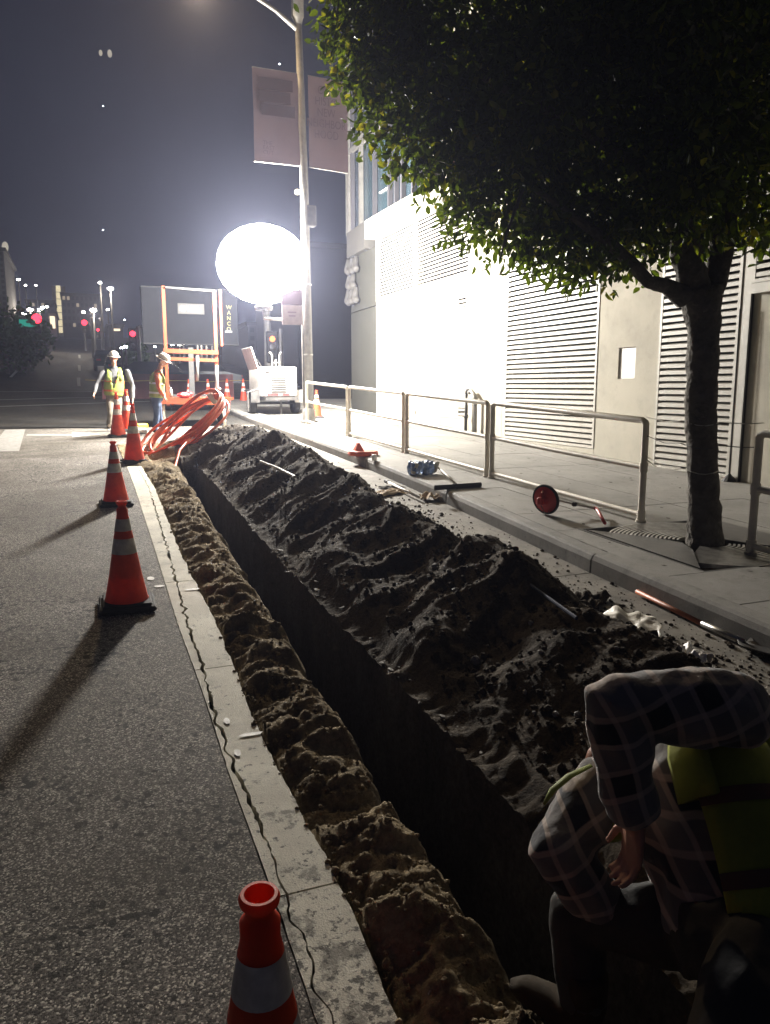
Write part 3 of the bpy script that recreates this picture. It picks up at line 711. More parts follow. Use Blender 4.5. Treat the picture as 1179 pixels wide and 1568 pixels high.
# darker plastered pier at the corner, slightly set back, with three rows of curled relief
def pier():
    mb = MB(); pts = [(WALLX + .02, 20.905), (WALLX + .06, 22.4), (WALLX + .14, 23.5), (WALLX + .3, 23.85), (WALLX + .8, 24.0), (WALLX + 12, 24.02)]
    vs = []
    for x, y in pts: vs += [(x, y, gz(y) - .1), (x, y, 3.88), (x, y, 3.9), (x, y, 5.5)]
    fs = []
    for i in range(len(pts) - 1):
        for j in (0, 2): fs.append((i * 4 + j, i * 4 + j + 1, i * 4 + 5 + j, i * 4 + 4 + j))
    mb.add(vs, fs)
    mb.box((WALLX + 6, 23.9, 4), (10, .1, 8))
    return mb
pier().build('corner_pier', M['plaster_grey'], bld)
M['relief'] = mat('relief', (.045, .043, .04), (.06, .057, .052), scale=3, rough=.8)
for r_, (z, n_) in enumerate(((5.28, 3), (4.82, 2), (4.38, 3))):
    for k in range(n_):
        y = 23.35 - k * .36 - (0 if n_ == 3 else .1); zz = z
        mb = MB(); pts = [(WALLX + .02, y, zz + .2), (WALLX - .0, y, zz), (WALLX - .03, y - .05, zz - .14), (WALLX - .05, y - .2, zz - .2), (WALLX - .05, y - .3, zz - .16)]
        mb.tube(pts, [.07, .1, .12, .11, .06], 8); mb.build('relief_curl', M['relief'], bld, smooth=True)
# projecting white band, cut back at the corner
mb = MB(); x0 = WALLX - .16
mb.hexa([(x0, -3, ZT + .002), (WALLX + .5, -3, ZT + .002), (WALLX + .5, 21.4, ZT + .002), (x0, 21.4, ZT + .002), (x0, -3, 6.24), (WALLX + .5, -3, 6.24), (WALLX + .5, 21.4, 6.24), (x0, 21.4, 6.24)])
mb.build('cornice_band', M['plaster'], bld)
mb = MB(); mb.hexa([(x0, 21.405, 5.5), (WALLX + .5, 21.405, 5.5), (WALLX + .5, 23.6, 5.5), (x0 + .1, 23.3, 5.5), (x0, 21.405, 6.24), (WALLX + .5, 21.405, 6.24), (WALLX + .5, 23.6, 6.24), (x0 + .1, 23.3, 6.24)])
mb.build('cornice_end', M['relief'], bld)
# glazed upper storeys
UX = WALLX + .16
posts = [23.62, 23.25, 22.5, 21.35, 20.2, 19.75, 19.3, 18.6, 18.1, 17.95]
for i, y in enumerate(posts):
    wd = .26 if i == 0 else (.07 if i in (1, 3, 5, 7) else .1)
    mb = MB(); mb.box((UX - .03, y, 9.6), (.12, wd, 6.7)); mb.build('mullion', M['frame'] if i not in (2, 0) else M['galv'], bld)
for a, b in zip(posts, posts[1:]):
    for z0, z1 in ((6.26, 8.55), (8.7, 12.9)):
        mb = MB(); mb.box((UX + .06, (a + b) / 2, (z0 + z1) / 2), (.03, a - b - .04, z1 - z0)); pn = mb.build('pane', M['glass_lit'] if z0 < 7 and 18 < (a + b) / 2 < 22 else M['glass'], bld)
for z in (8.62,):
    mb = MB(); mb.box((UX - .045, 20.8, z), (.1, 5.5, .13)); mb.build('transom', M['galv'], bld)
for y in (20.75, 18.95):
    mb = MB(); mb.box((UX + .02, y, 6.95), (.04, .7, .035), rotm('X', R(0))); mb.build('blind_edge', M['white'], bld)
mb = MB(); mb.box((UX + .2, 10.4, 6.55), (.4, 14.9, .6)); mb.build('parapet', M['red_brown'], bld)
mb = MB(); mb.box((UX + .2, 10.4, 10), (.38, 14.9, 6.2)); mb.build('upper_wall', M['plaster'], bld)
# standpipe with goosenecks by the wall
sp = thing('standpipe', (WALLX - .22, 14.95, gz(14.95) + .15), 'dark standpipe with curved grey gooseneck by the white wall', 'pipe')
mb = MB(); zb = gz(15.1) + .15; mb.tube([(WALLX - .12, 15.1, zb), (WALLX - .12, 15.1, zb + .82)], .035, 10); mb.tube([(WALLX - .12, 15.1, zb + .3), (WALLX - .12, 15.1, zb + .36)], .055, 10)
mb.tube([(WALLX - .12, 15.1, zb + .82), (WALLX - .12, 15.06, zb + .9), (WALLX - .12, 14.98, zb + .88)], .035, 10); mb.build('riser', M['steel_dark'], sp, smooth=True)
mb = MB(); mb.tube([(WALLX - .12, 14.68, zb), (WALLX - .12, 14.68, zb + .68), (WALLX - .12, 14.74, zb + .8), (WALLX - .12, 14.86, zb + .88), (WALLX - .12, 14.98, zb + .84)], .045, 10); mb.build('gooseneck', M['galv'], sp, smooth=True)
ds = thing('door_stop', (WALLX - .05, 7.72, gz(7.72) + .15), 'small black cable foot on the pavement where the right louver ends', 'door stop')
mb = MB(); mb.lathe([(.0, 0), (.09, 0), (.07, .04), (.03, .08), (.015, .1), (0, .1)], 12, parent_origin(ds)); mb.build('foot', M['black'], ds)
mb = MB(); mb.tube([parent_origin(ds) + Vector((0, 0, .09)), parent_origin(ds) + Vector((.0, .02, 2.2))], .008, 6); mb.build('cable', M['black'], ds)

# ------------------------------------------------------------------ railing of pipe panels
FX = 4.98
def railing(y0, y1, lab):
    r = thing('pipe_railing', (FX, y0, gz(y0) + .15), lab, 'railing', 'pipe railing panels along the sidewalk')
    z = lambda y, h: gz(y) + .15 + h
    for y in (y0, y1):
        mb = MB(); mb.tube([(FX, y, z(y, 0)), (FX, y, z(y, .95))], .032, 10); mb.build('post', M['rail'], r, smooth=True, angle=50)
        for h0, h1, fr0 in ((0, .02, .05), (.485, .575, .040), (.025, .115, .040)):
            mb = MB(); mb.tube([(FX, y, z(y, h0)), (FX, y, z(y, h1))], fr0, 10); mb.build('fitting', M['rail'], r, smooth=True, angle=50)
    mb = MB(); e = .05
    mb.tube([(FX, y0, z(y0, .93)), (FX, y0 + .01, z(y0, .955)), (FX, y0 + e, z(y0, .975)), (FX, y1 - e, z(y1, .975)), (FX, y1 - .01, z(y1, .955)), (FX, y1, z(y1, .93))], .032, 10); mb.build('top_rail', M['rail'], r, smooth=True, angle=50)
    for h in (.53, .07):
        mb = MB(); mb.tube([(FX, y0, z(y0, h)), (FX, (y0 + y1) / 2, z((y0 + y1) / 2, h) - .004), (FX, y1, z(y1, h))], .026, 10); mb.build('rail', M['rail'], r, smooth=True, angle=50)
    return r
railing(5.93, 8.87, 'nearest pipe railing panel ending beside the tree')
railing(9.0, 11.72, 'second pipe railing panel behind the squeegee')
railing(11.86, 14.65, 'third pipe railing panel behind the orange lid')
railing(14.78, 17.75, 'farthest pipe railing panel ending at the lamp pole')
railing(1.7, 4.6, 'pipe railing panel right of the tree at the picture edge')

# ------------------------------------------------------------------ lamp pole with banners
PX, PY = 5.09, 18.0; PZ = gz(PY) + .15
lp = thing('street_light', (PX, PY, PZ), 'tall grey street light pole with arm, banner brackets and lit amber head', 'street light')
mb = MB(); mb.tube([(PX, PY, PZ + .35), (PX - .02, PY, 6), (PX - .1, PY, 9.75)], [.125, .098, .075], 14); mb.build('pole', M['galv'], lp, smooth=True)
mb = MB(); mb.box((PX, PY, PZ + .04), (.36, .36, .06), bev=.01); mb.tube([(PX, PY, PZ + .05), (PX, PY, PZ + .3), (PX, PY, PZ + .36)], [.17, .155, .13], 14); mb.build('base', M['galv'], lp, smooth=True, angle=40)
mb = MB(); mb.tube([(PX - .09, PY, 9.55), (PX - .1, PY, 9.66), (PX - .11, PY, 9.7), (PX - .11, PY, 10.6)], [.08, .11, .14, .14], 14); mb.build('sleeve', M['galv'], lp, smooth=True, angle=40)
mb = MB(); mb.tube([(PX - .1, PY, 9.42), (PX - .6, PY, 9.75), (PX - 1.05, PY, 9.95), (PX - 1.8, PY - .02, 10.0), (PX - 2.1, PY - .05, 9.98)], [.05, .045, .04, .035, .03], 10); mb.build('arm', M['galv'], lp, smooth=True)
LH = atY(303, -20, 18.0)
mb = MB(); mb.ball(LH + Vector((0, 0, .07)), (.42, .2, .09), 16); lh = mb.build('lamp_head', M['galv'], lp, smooth=True)
mb = MB(); mb.ball(LH + Vector((0, 0, -.02)), (.2, .15, .06), 14); mb.build('lens', M['e_sodium'], lh, smooth=True)
ld = bpy.data.lights.new('street_light_lamp', 'AREA'); ld.shape = 'DISK'; ld.size = .35; ld.energy = LAMP_POWER; ld.color = (1, .72, .4)
lo = bpy.data.objects.new('street_light_lamp', ld); COL.objects.link(lo); lo.location = LH + Vector((0, 0, -.1)); lo.rotation_euler = (R(-25), 0, 0)
mb = MB(); mb.box(atY(474, 331, 18.0) + Vector((.02, 0, 0)), (.24, .2, .46), bev=.02); mb.build('junction_box', M['steel_dark'], lp)
mb = MB(); mb.ball(atY(455, 294, 17.9), .06, 10); mb.build('pilot_lamp', emat('e_pilot', (1, .85, .55), 9), lp)
for i, (z, s) in enumerate(((PZ + 1.6, 1), (PZ + 3.2, 1), (PZ + .9, 1))):
    mb = MB(); mb.tube([(PX, PY, z), (PX, PY, z + .03)], .125 - .005 * i, 14); mb.build('strap', M['steel'], lp)
mb = MB(); mb.tube([(PX - .135, PY - .02, PZ + .4), (PX - .13, PY - .02, 4.2)], .018, 6); mb.build('conduit', M['galv'], lp)
# signs
sg = thing('parking_sign', atY(447, 483, 17.85), 'pale pinkish restriction sign clamped to the lamp pole below the balloon', 'sign')
a = atY(432, 497, 17.85); b = atY(462, 468, 17.85)
mb = MB(); mb.box((a + b) / 2, (b.x - a.x, .02, b.z - a.z), bev=.004); mb.build('plate', mat('sign_pale', (.2, .15, .14), (.16, .12, .115), scale=8, rough=.5), sg)
for t, dz in (('TOW', .1), ('AWAY', 0), ('NO STOPPING', -.1)): text_mesh(t, .09 if len(t) < 6 else .045, M['banner_text'], 'lettering', sg, (a + b) / 2 + Vector((0, -.013, dz - .04)), (R(90), 0, 0)) if t != 'NO STOPPING' and t != 'TOW' and False else None
for dz, w0_ in ((.06, .2), (-.02, .16)):
    mb = MB(); mb.box((a + b) / 2 + Vector((0, -.013, dz)), (w0_, .004, .03)); mb.build('printed_line', M['banner_text'], sg)
sg2 = thing('notice_sign', atY(447, 460, 17.85), 'faded notice sign just under the lit balloon on the pole', 'sign')
a = atY(431, 466, 17.85); b = atY(462, 444, 17.85)
mb = MB(); mb.box((a + b) / 2, (b.x - a.x, .02, b.z - a.z), bev=.004); mb.build('plate', M['banner_bar'], sg2)
# banners: a cloth each, a little bellied
def banner(x0, x1, z0, z1, lab, skew):
    bn = thing('street_banner', ((x0 + x1) / 2, PY, (z0 + z1) / 2), lab, 'banner', 'pair of banners on the lamp pole')
    mb = MB(); nx, nz = 10, 14; vs = []
    for side in (0, 1):
        for j in range(nz + 1):
            for i in range(nx + 1):
                u, v = i / nx, j / nz
                yy = PY - .03 + .05 * math.sin(u * math.pi) * math.sin(v * math.pi) + .015 * math.sin(v * 9 + u * 4) + side * .006
                vs.append((x0 + (x1 - x0) * u, yy, z0 + (z1 - z0) * v + skew * u))
    fs = []; w_ = nx + 1; o = (nz + 1) * w_
    for j in range(nz):
        for i in range(nx):
            a = j * w_ + i; fs.append((a, a + 1, a + w_ + 1, a + w_)); fs.append((o + a + w_, o + a + w_ + 1, o + a + 1, o + a))
    mb.add(vs, fs); mb.build('cloth', M['banner'], bn, smooth=True)
    for z in (z0 - .01, z1 + .01):
        mb = MB(); mb.tube([(x0, PY, z), (x1, PY, z + skew)], .014, 6); mb.build('bracket_rod', M['galv'], bn)
    return bn
bl = banner(3.93, 4.99, 6.6, 8.52, 'left banner with three dark bars on the lamp pole', 0)
for i, (u0, u1, v) in enumerate(((.13, .84, .845), (.11, .79, .71), (.17, .88, .565))):
    mb = MB(); xa, xb = 3.93 + 1.06 * u0, 3.93 + 1.06 * u1; z = 6.6 + 1.92 * v
    mb.box(((xa + xb) / 2, PY - .06, z), (xb - xa, .004, .235)); mb.build('printed_bar', M['banner_bar'], bl)
for i, t in enumerate(('THE', 'EAST', 'CUT')): text_mesh(t, .12, M['banner_text'], 'lettering', bl, (4.12, PY - .05, 6.95 - i * .1), (R(90), 0, 0), align='LEFT')
br = banner(5.19, 6.12, 6.6, 8.52, 'right banner with faded lettering in five lines on the lamp pole', -.05)
for i, t in enumerate(('OUR', 'HISTO', 'NEW', 'NEIGHBOR', 'HOOD')): text_mesh(t, .25, M['banner_text'], 'lettering', br, (5.6, PY - .05, 8.16 - i * .235), (R(90), 0, 0), sx=.75)

# ------------------------------------------------------------------ balloon light
BP = atY(402, 405, 18.35)
bal = thing('balloon_light', BP, 'big glowing white balloon work light held out from the lamp pole', 'work light')
mb = MB(); mb.ball(BP, (1.06, 1.04, .89), 24); mb.build('balloon', M['balloon'], bal, smooth=True)
bd_ = bpy.data.lights.new('balloon_bulb', 'POINT'); bd_.energy = BULB_POWER; bd_.color = (1, .955, .88); bd_.shadow_soft_size = .42
bo_ = bpy.data.objects.new('balloon_bulb', bd_); COL.objects.link(bo_); bo_.location = BP
mb = MB(); mb.lathe([(.0, -.02), (.2, -.02), (.22, .06), (.12, .12), (0, .12)], 16, BP + Vector((0, 0, -1.02))); mb.build('lower_cap', M['steel_dark'], bal)
mb = MB(); mb.tube([(PX - .1, PY, BP.z - 1.25), (PX - .5, PY + .2, BP.z - 1.25), (BP.x, BP.y, BP.z - 1.22), (BP.x, BP.y, BP.z - 1.0)], .035, 8); mb.build('support_arm', M['steel'], bal, smooth=True)

# ------------------------------------------------------------------ generator trailer
gx, gy = 5.1, 20.9; gzz = gz(gy) + .15
gen = thing('generator_trailer', (gx, gy, gzz), 'white towed generator with open left cover and louvered end panel', 'generator')
mb = MB(); mb.box((gx, gy + .85, gzz + .9), (.98, 1.7, .8), bev=.03); mb.build('body', M['white'], gen)
mb = MB(); mb.box((gx - .02, gy - .01, gzz + 1.16), (.35, .03, .16), bev=.005); mb.build('name_plate', M['collar'], gen)
me = MB().box((0, 0, 0), (.40, .03, .022)).mesh('slat', M['steel']); 
mb = MB(); mb.box((gx - .03, gy - .004, gzz + .83), (.42, .03, .46)); gr = mb.build('grille', M['steel_dark'], gen)
for i in range(7): place(me, 'slat', gr, Vector((gx - .03, gy - .025, gzz + .65 + i * .062)) - parent_origin(gr))
for s in (-1, 1):
    mb = MB(); mb.lathe([(.0, -.02), (.07, -.02), (.075, 0), (.075, .03)], 16, (gx + s * .39, gy - .005, gzz + .61), rotm('X', R(90))); 
    mb.v = [(x, 2 * (gy - .01) - y if False else y, z) for x, y, z in mb.v]; mb.build('tail_light', M['lens_red'], gen)
    mb = MB(); mb.box((gx + s * .62, gy + .75, gzz + .66), (.24, .9, .05), bev=.01); mb.box((gx + s * .62, gy + .29, gzz + .5), (.24, .05, .34)); mb.build('mudguard', M['steel'] if s > 0 else M['steel_dark'], gen)
    wm = MB(); wm.lathe([(.16, -.09), (.28, -.09), (.31, -.06), (.31, .06), (.28, .09), (.16, .09)], 24, (gx + s * .62, gy + .75, gzz + .31), rotm('Y', R(90)), True); wh = wm.build('wheel', M['rubber'], gen, smooth=True, angle=40)
    wm = MB(); wm.lathe([(.0, .03), (.16, .05), (.17, .085)], 16, (gx + s * .62, gy + .75, gzz + .31), rotm('Y', R(90) * s)); wm.build('rim', M['white'], wh)
mb = MB(); mb.lathe([(0, -.03), (.05, -.03), (.055, .0)], 12, (gx + .33, gy - .005, gzz + .86), rotm('X', R(90))); mb.build('socket', M['steel_dark'], gen)
mb = MB(); mb.box((gx - .34, gy - .02, gzz + 1.16), (.13, .05, .06), bev=.02); mb.build('latch', M['steel_dark'], gen)
mb = MB(); mb.box((gx - .19, gy - .006, gzz + .55), (.3, .02, .06)); mb.box((gx + .17, gy - .006, gzz + .55), (.22, .02, .06)); mb.build('reflector_strip', M['red_dull'], gen)
text_mesh('DANGER', .06, M['banner_text'], 'lettering', gen, (gx - .02, gy - .03, gzz + 1.14), (R(90), 0, 0)) if False else None
for s in (-.12, .08):
    mb = MB(); mb.tube([(gx + s, gy + .3, gzz + 1.3), (gx + s, gy + .3, gzz + 1.62), (gx + s * 1.3, gy + .3, gzz + 1.68), (gx + s * 1.7, gy + .28, gzz + 1.69)], .022, 8); mb.build('lifting_bar', M['steel'], gen, smooth=True)
mb = MB(); mb.tube([(gx - .02, gy + .3, gzz + 1.3), (gx - .02, gy + .3, gzz + 1.5)], .03, 8); mb.box((gx - .02, gy + .3, gzz + 1.42), (.18, .03, .02)); mb.build('mast_stub', M['steel'], gen)
mb = MB(); mb.box((gx - .67, gy + .6, gzz + 1.52), (.03, 1.3, .62), rotm('Y', R(-18)), bev=.008); mb.build('open_cover', M['white'], gen)
mb = MB(); mb.tube([(gx - .6, gy + .05, gzz + 1.5), (gx - .45, gy + .1, gzz + 1.28)], .012, 6); mb.build('gas_strut', M['steel_dark'], gen)
mb = MB(); mb.box((gx, gy + .7, gzz + .44), (.9, 1.9, .08)); mb.tube([(gx - .6, gy + .75, gzz + .31), (gx + .6, gy + .75, gzz + .31)], .035, 8); mb.tube([(gx + .04, gy + .05, gzz + .42), (gx + .04, gy + .05, gzz + .03)], .03, 8); mb.tube([(gx + .04, gy + .05, gzz), (gx + .04, gy + .05, gzz + .025)], .08, 10)
mb.tube([(gx, gy + 1.7, gzz + .44), (gx, gy + 2.7, gzz + .42)], .04, 8); mb.build('chassis', M['steel_dark'], gen)
mb = MB(); mb.tube([(gx - .62, gy - .05, gzz + .7), (gx - .9, gy - .1, gzz + .62), (gx - .9, gy - .1, gzz + .1)], .03, 8); mb.build('jack', M['steel_dark'], gen)

# ------------------------------------------------------------------ message board trailer
ty = 19.5; tz = gz(ty)
mbt = thing('message_board_trailer', (2.6, ty, tz), 'orange steel trailer frame with deck and crank post in front of the dark board', 'trailer')
BY = 25.5
pa = atY(215, 437, BY); pb = atY(363, 440, BY); zb = atY(300, 528, BY).z
brd = thing('message_board', ((pa.x + pb.x) / 2, BY + .2, gz(BY)), 'big dark message board standing behind the orange trailer frame', 'message board')
mb = MB(); mb.box(((pa.x + pb.x) / 2, BY + .45, (gz(BY) + pa.z) / 2 - .2), (.16, .16, pa.z - gz(BY) - .4)); mb.build('mast', M['steel_dark'], brd)
mb = MB(); mb.box(((pa.x + pb.x) / 2, BY + .45, gz(BY) + .45), (1.5, 2.2, .12)); mb.build('chassis', M['steel_dark'], brd)
for s in (-1, 1):
    mb = MB(); mb.lathe([(0, -.1), (.33, -.1), (.33, .1), (0, .1)], 20, ((pa.x + pb.x) / 2 + s * .8, BY + .5, gz(BY) + .33), rotm('Y', R(90))); mb.build('wheel', M['rubber'], brd)
mb = MB(); mb.box(((pa.x + pb.x) / 2, BY + .15, (pa.z + zb) / 2), (pb.x - pa.x, .26, pa.z - zb), bev=.02); bd = mb.build('display_panel', M['board'], brd)
for z in (pa.z - .02, zb + .02):
    mb = MB(); mb.box(((pa.x + pb.x) / 2, BY + .01, z), (pb.x - pa.x, .03, .03)); mb.build('panel_trim', M['black'], bd)
def upr(px, y0, y1, wd, name='upright', Y=19.55):
    a = atY(px, y0, Y); b = atY(px, y1, Y)
    mb = MB(); mb.box(((a.x + b.x) / 2, Y, (a.z + b.z) / 2), (wd, .1, a.z - b.z)); return mb.build(name, M['orange_steel'], mbt)
upr(253.5, 438, 622, .075); upr(330.5, 447, 622, .075); upr(338, 444, 530, .05)
def bar(x0, y0, x1, y1, h, m='orange_steel', Y=19.5, name='cross_bar'):
    a = atY(x0, y0, Y); b = atY(x1, y1, Y); mb = MB(); mb.hexa([(a.x, Y - .04, a.z - h), (b.x, Y - .04, b.z - h), (b.x, Y + .04, b.z - h), (a.x, Y + .04, a.z - h), (a.x, Y - .04, a.z + h), (b.x, Y - .04, b.z + h), (b.x, Y + .04, b.z + h), (a.x, Y + .04, a.z + h)])
    return mb.build(name, M[m], mbt)
bar(250, 537, 334, 540, .05); bar(250, 549, 334, 552, .04, Y=19.52); bar(253, 440, 330, 446, .02, 'steel_dark')
bar(246, 614, 352, 616, .07, Y=19.3, name='deck_beam')
mb = MB(); mb.box((2.7, 20.2, atY(300, 612, 19.3).z + .02), (1.7, 1.75, .06)); mb.build('deck', M['orange_steel'], mbt)
a = atY(302, 545, 19.45); b = atY(302, 583, 19.45); mb = MB(); mb.tube([a, b], .04, 8); mb.build('winch_post', M['galv'], mbt, smooth=True)
a = atY(332, 560, 19.4); b = atY(332, 605, 19.4); mb = MB(); mb.tube([a, b], .045, 8); mb.tube([b + Vector((0, 0, .15)), b + Vector((.08, -.1, .15))], .03, 6); mb.build('jack_crank', M['steel'], mbt, smooth=True)
a = atY(341, 612, 19.2); b = atG(345, 655); mb = MB(); mb.tube([a, b], .035, 8); mb.build('leg', M['rail'], mbt, smooth=True)
a = atY(250, 618, 19.4); mb = MB(); mb.tube([a, (a.x, 19.4, gz(19.4))], .035, 8); mb.build('leg', M['rail'], mbt, smooth=True)
for s in (-1, 1):
    wm = MB(); c = (2.65 + s * .78, 20.5, gz(20.5) + .33); wm.lathe([(.17, -.09), (.3, -.09), (.33, -.06), (.33, .06), (.3, .09), (.17, .09)], 24, c, rotm('Y', R(90)), True); wh = wm.build('wheel', M['rubber'], mbt, smooth=True, angle=40)
    wm = MB(); wm.lathe([(.0, .02), (.17, .04), (.18, .08)], 16, c, rotm('Y', R(-90))); wm.build('rim', M['steel_dark'], wh)
# stickers on the panel
c = atY(292.5, 473, BY); mb = MB(); mb.box(c, (.63*1.3, .012, .25*1.3), bev=.005); M['sticker'] = mat('sticker', (.09, .088, .08), rough=.7); st = mb.build('sticker', M['sticker'], bd)
M['navy'] = mat('navy', (.03, .05, .15), rough=.5)
mb = MB(); mb.lathe([(0, 0), (.1, 0), (.1, .006), (0, .006)], 20, c + Vector((-.26, -.008, 0)), rotm('X', R(90))); mb.build('logo_disc', M['navy'], bd)
mb = MB(); mb.lathe([(0, 0), (.066, 0), (.066, .006), (0, .006)], 20, c + Vector((-.24, -.016, 0)), rotm('X', R(90))); mb.build('logo_crescent', M['reflective'], bd)
for i, t in enumerate(('United', 'Rentals')): text_mesh(t, .15, M['navy'], 'lettering', bd, c + Vector((-.13, -.012, .02 - i * .125)), (R(90), 0, 0), align='LEFT')
M['yellow_print'] = mat('yellow_print', (.3, .27, .06), rough=.5)
for i, t in enumerate('WANCO'):
    text_mesh(t, .175, M['yellow_print'], 'lettering', bd, atY(350.5, 473.5 + i * 8.3, BY), (R(90), 0, 0))
c = atY(350, 508, BY); mb = MB(); mb.box(c, (.21, .01, .045)); mb.build('sticker', M['white'], bd)
# things lying on the deck
c = atY(283, 607, 19.4); tb = thing('tool_bag', c, 'red and white rag bundle on the orange trailer deck', 'bag')
mb = MB(); mb.ball(c + Vector((0, 0, .03)), (.2, .12, .07), 12); mb.ball(c + Vector((.12, 0, .06)), (.1, .1, .06), 10); me = remesh(mb, .02, 1, .015, 10); me.transform(Matrix.Translation(-c)); put_mesh(me, 'bundle', M['red'], tb)
mb = MB(); mb.ball(c + Vector((-.02, -.09, .05)), (.09, .04, .04), 8); mb.build('rag', M['white'], tb)
c = atY(262, 607, 19.35); wb = thing('water_bottle', c, 'small clear water bottle on the trailer deck behind the orange sleeved worker', 'bottle')
mb = MB(); mb.lathe([(0, 0), (.04, 0), (.04, .14), (.02, .18), (.015, .21), (0, .21)], 12, c); mb.build('bottle_body', M['plastic_sheet'], wb, smooth=True)

# ------------------------------------------------------------------ orange conduit coil
cc = atY(284, 653, 14.0); coil = thing('conduit_coil', (cc.x, cc.y, gz(14)), 'loose coil of orange conduit leaning over the far end of the trench', 'conduit coil')
A = Vector((.78, .25, .62)).normalized(); Bv = Vector((-.35, .93, .04)); Bv = (Bv - A * Bv.dot(A)).normalized(); Cn = A.cross(Bv)
rr = random.Random(5)
for k in range(8):
    ra = .86 + rr.uniform(-.1, .04); rb = .62 + rr.uniform(-.12, .12); off = rr.uniform(-.09, .09); tw = rr.uniform(-.08, .08)
    ctr = cc + Cn * off + A * (.86 - ra) * .8
    pts = []
    for i in range(41):
        q = 2 * math.pi * i / 40
        pts.append(ctr + (A * math.cos(tw) + Cn * math.sin(tw)) * ra * math.cos(q) + Bv * rb * math.sin(q) + Cn * .03 * math.sin(3 * q + k))
    mb = MB(); mb.tube(pts, .024, 8, cap=False); mb.build('loop', M['duct'], coil, smooth=True)
mb = MB(); mb.tube([cc + A * -.1 + Bv * -.5, atY(275, 690, 12.9), atY(268, 715, 12.4), atY(271, 735, 12.0), atY(275, 760, 11.4)], .026, 8); mb.build('tail', M['duct'], coil, smooth=True)
for q in (.3, 2.6):
    mb = MB(); c = cc + A * .83 * math.cos(q) + Bv * .6 * math.sin(q); mb.tube([c - Cn * .1, c + Cn * .1], .06, 8); mb.build('tie', M['reflective'], coil)

# ------------------------------------------------------------------ traffic cones
def make_cone(h, lab, cat='traffic cone'):
    r = thing('traffic_cone', (0, 0, 0), lab, cat, 'traffic cones')
    s = h / .71; w_ = .36 * (1 + .15 * (s - 1)); rb = .135 * s ** .5; rt = .03
    z0 = .04
    mb = MB(); mb.box((0, 0, .018), (w_, w_, .036), bev=.012); mb.box((0, 0, .045), (w_ * .86, w_ * .86, .02), bev=.008); local(mb, 'base', M['rubber'], r)
    def rad(z): return rb + (rt - rb) * (z - z0) / (h * .93 - z0)
    t = h - .085
    prof = [(rb + .012, z0), (rb, z0 + .03)] + [(rad(z), z) for z in (h * .3, h * .6, t)] + [(rt + .006, t + .01), (rt + .0065, t + .03), (rt - .004, t + .045), (rt - .005, t + .055), (rt + .005, h - .018), (rt + .007, h - .008), (rt + .003, h), (rt - .003, h), (rt - .006, h - .01), (rt - .008, h - .05), (rt - .004, t - .02), (rad(h * .3) - .006, h * .3)]
    mb = MB(); mb.lathe(prof, 32); local(mb, 'body', M['cone'], r, True, 60)
    for (a, b) in ((h * .50, h * .62), (h * .72, h * .84)) if s > 1.1 else ((h * .52, h * .66), (h * .73, h * .84)):
        mb = MB(); mb.lathe([(rad(a) + .0015, a), (rad(b) + .0015, b)], 32); local(mb, 'reflective_collar', M['collar'], r, True)
    return r
small = make_cone(.72, 'x'); tall = make_cone(.93, 'x')
cones = [
 (small, atG(396, 1357, .72), 'nearest traffic cone cut off by the bottom edge, its open orange top seen from above'),
 (small, atG(195, 929), 'short traffic cone on the asphalt left of the cracked strip, second nearest the camera'),
 (small, atG(178, 773), 'short traffic cone further up, just left of the start of the concrete strip'),
 (tall, atG(206, 708), 'tall traffic cone standing at the far end of the concrete strip'),
 (tall, atG(181, 669), 'tall traffic cone in front of the legs of the worker facing the camera'),
 (tall, Vector((.98, 18.6, gz(18.6))), 'traffic cone half hidden beside the hand of the worker facing the camera'),
 (small, atG(485, 640, .15), 'bright orange traffic cone on the sidewalk behind the foot of the lamp pole')]
first = {id(small): True, id(tall): True}
for i, (p, c, lab) in enumerate(cones):
    if first[id(p)]: o = p; first[id(p)] = False
    else: o = copy_tree(p)
    o.location = (c.x, c.y, gz(c.y) + (.15 if i == 6 else .004)); o['label'] = lab; o.rotation_euler = (0, 0, rnd.uniform(-.2, .2))
    o.rotation_euler[0] = math.atan(SL)
for i, px in enumerate((258, 290, 319, 348, 373)):
    o = copy_tree(tall); c = atY(px, 611, 27.5 + .3 * i); o.location = (c.x, c.y, gz(c.y)); o.rotation_euler = (0, 0, 0)
    o['label'] = ['small far cone at the left under the trailer frame', 'small far cone under the middle of the trailer frame', 'small far cone left of the trailer crank post', 'small far cone above the top of the conduit coil', 'rightmost small far cone in the dark street'][i]
# caution tape between far cones
tp = MB(); a = Vector((1.2, 27, gz(27) + .82)); pts = [Vector((.2 + 1.0 * i, 27.3, gz(27) + .92 - .05 * math.sin(i * 1.9) ** 2)) for i in range(8)]
tp.tube(pts, [(.004, .03)] * 8, 4); tag(tp.build('caution_tape', M['yellow']), 'yellow caution tape strung across the street behind the workers', 'tape')

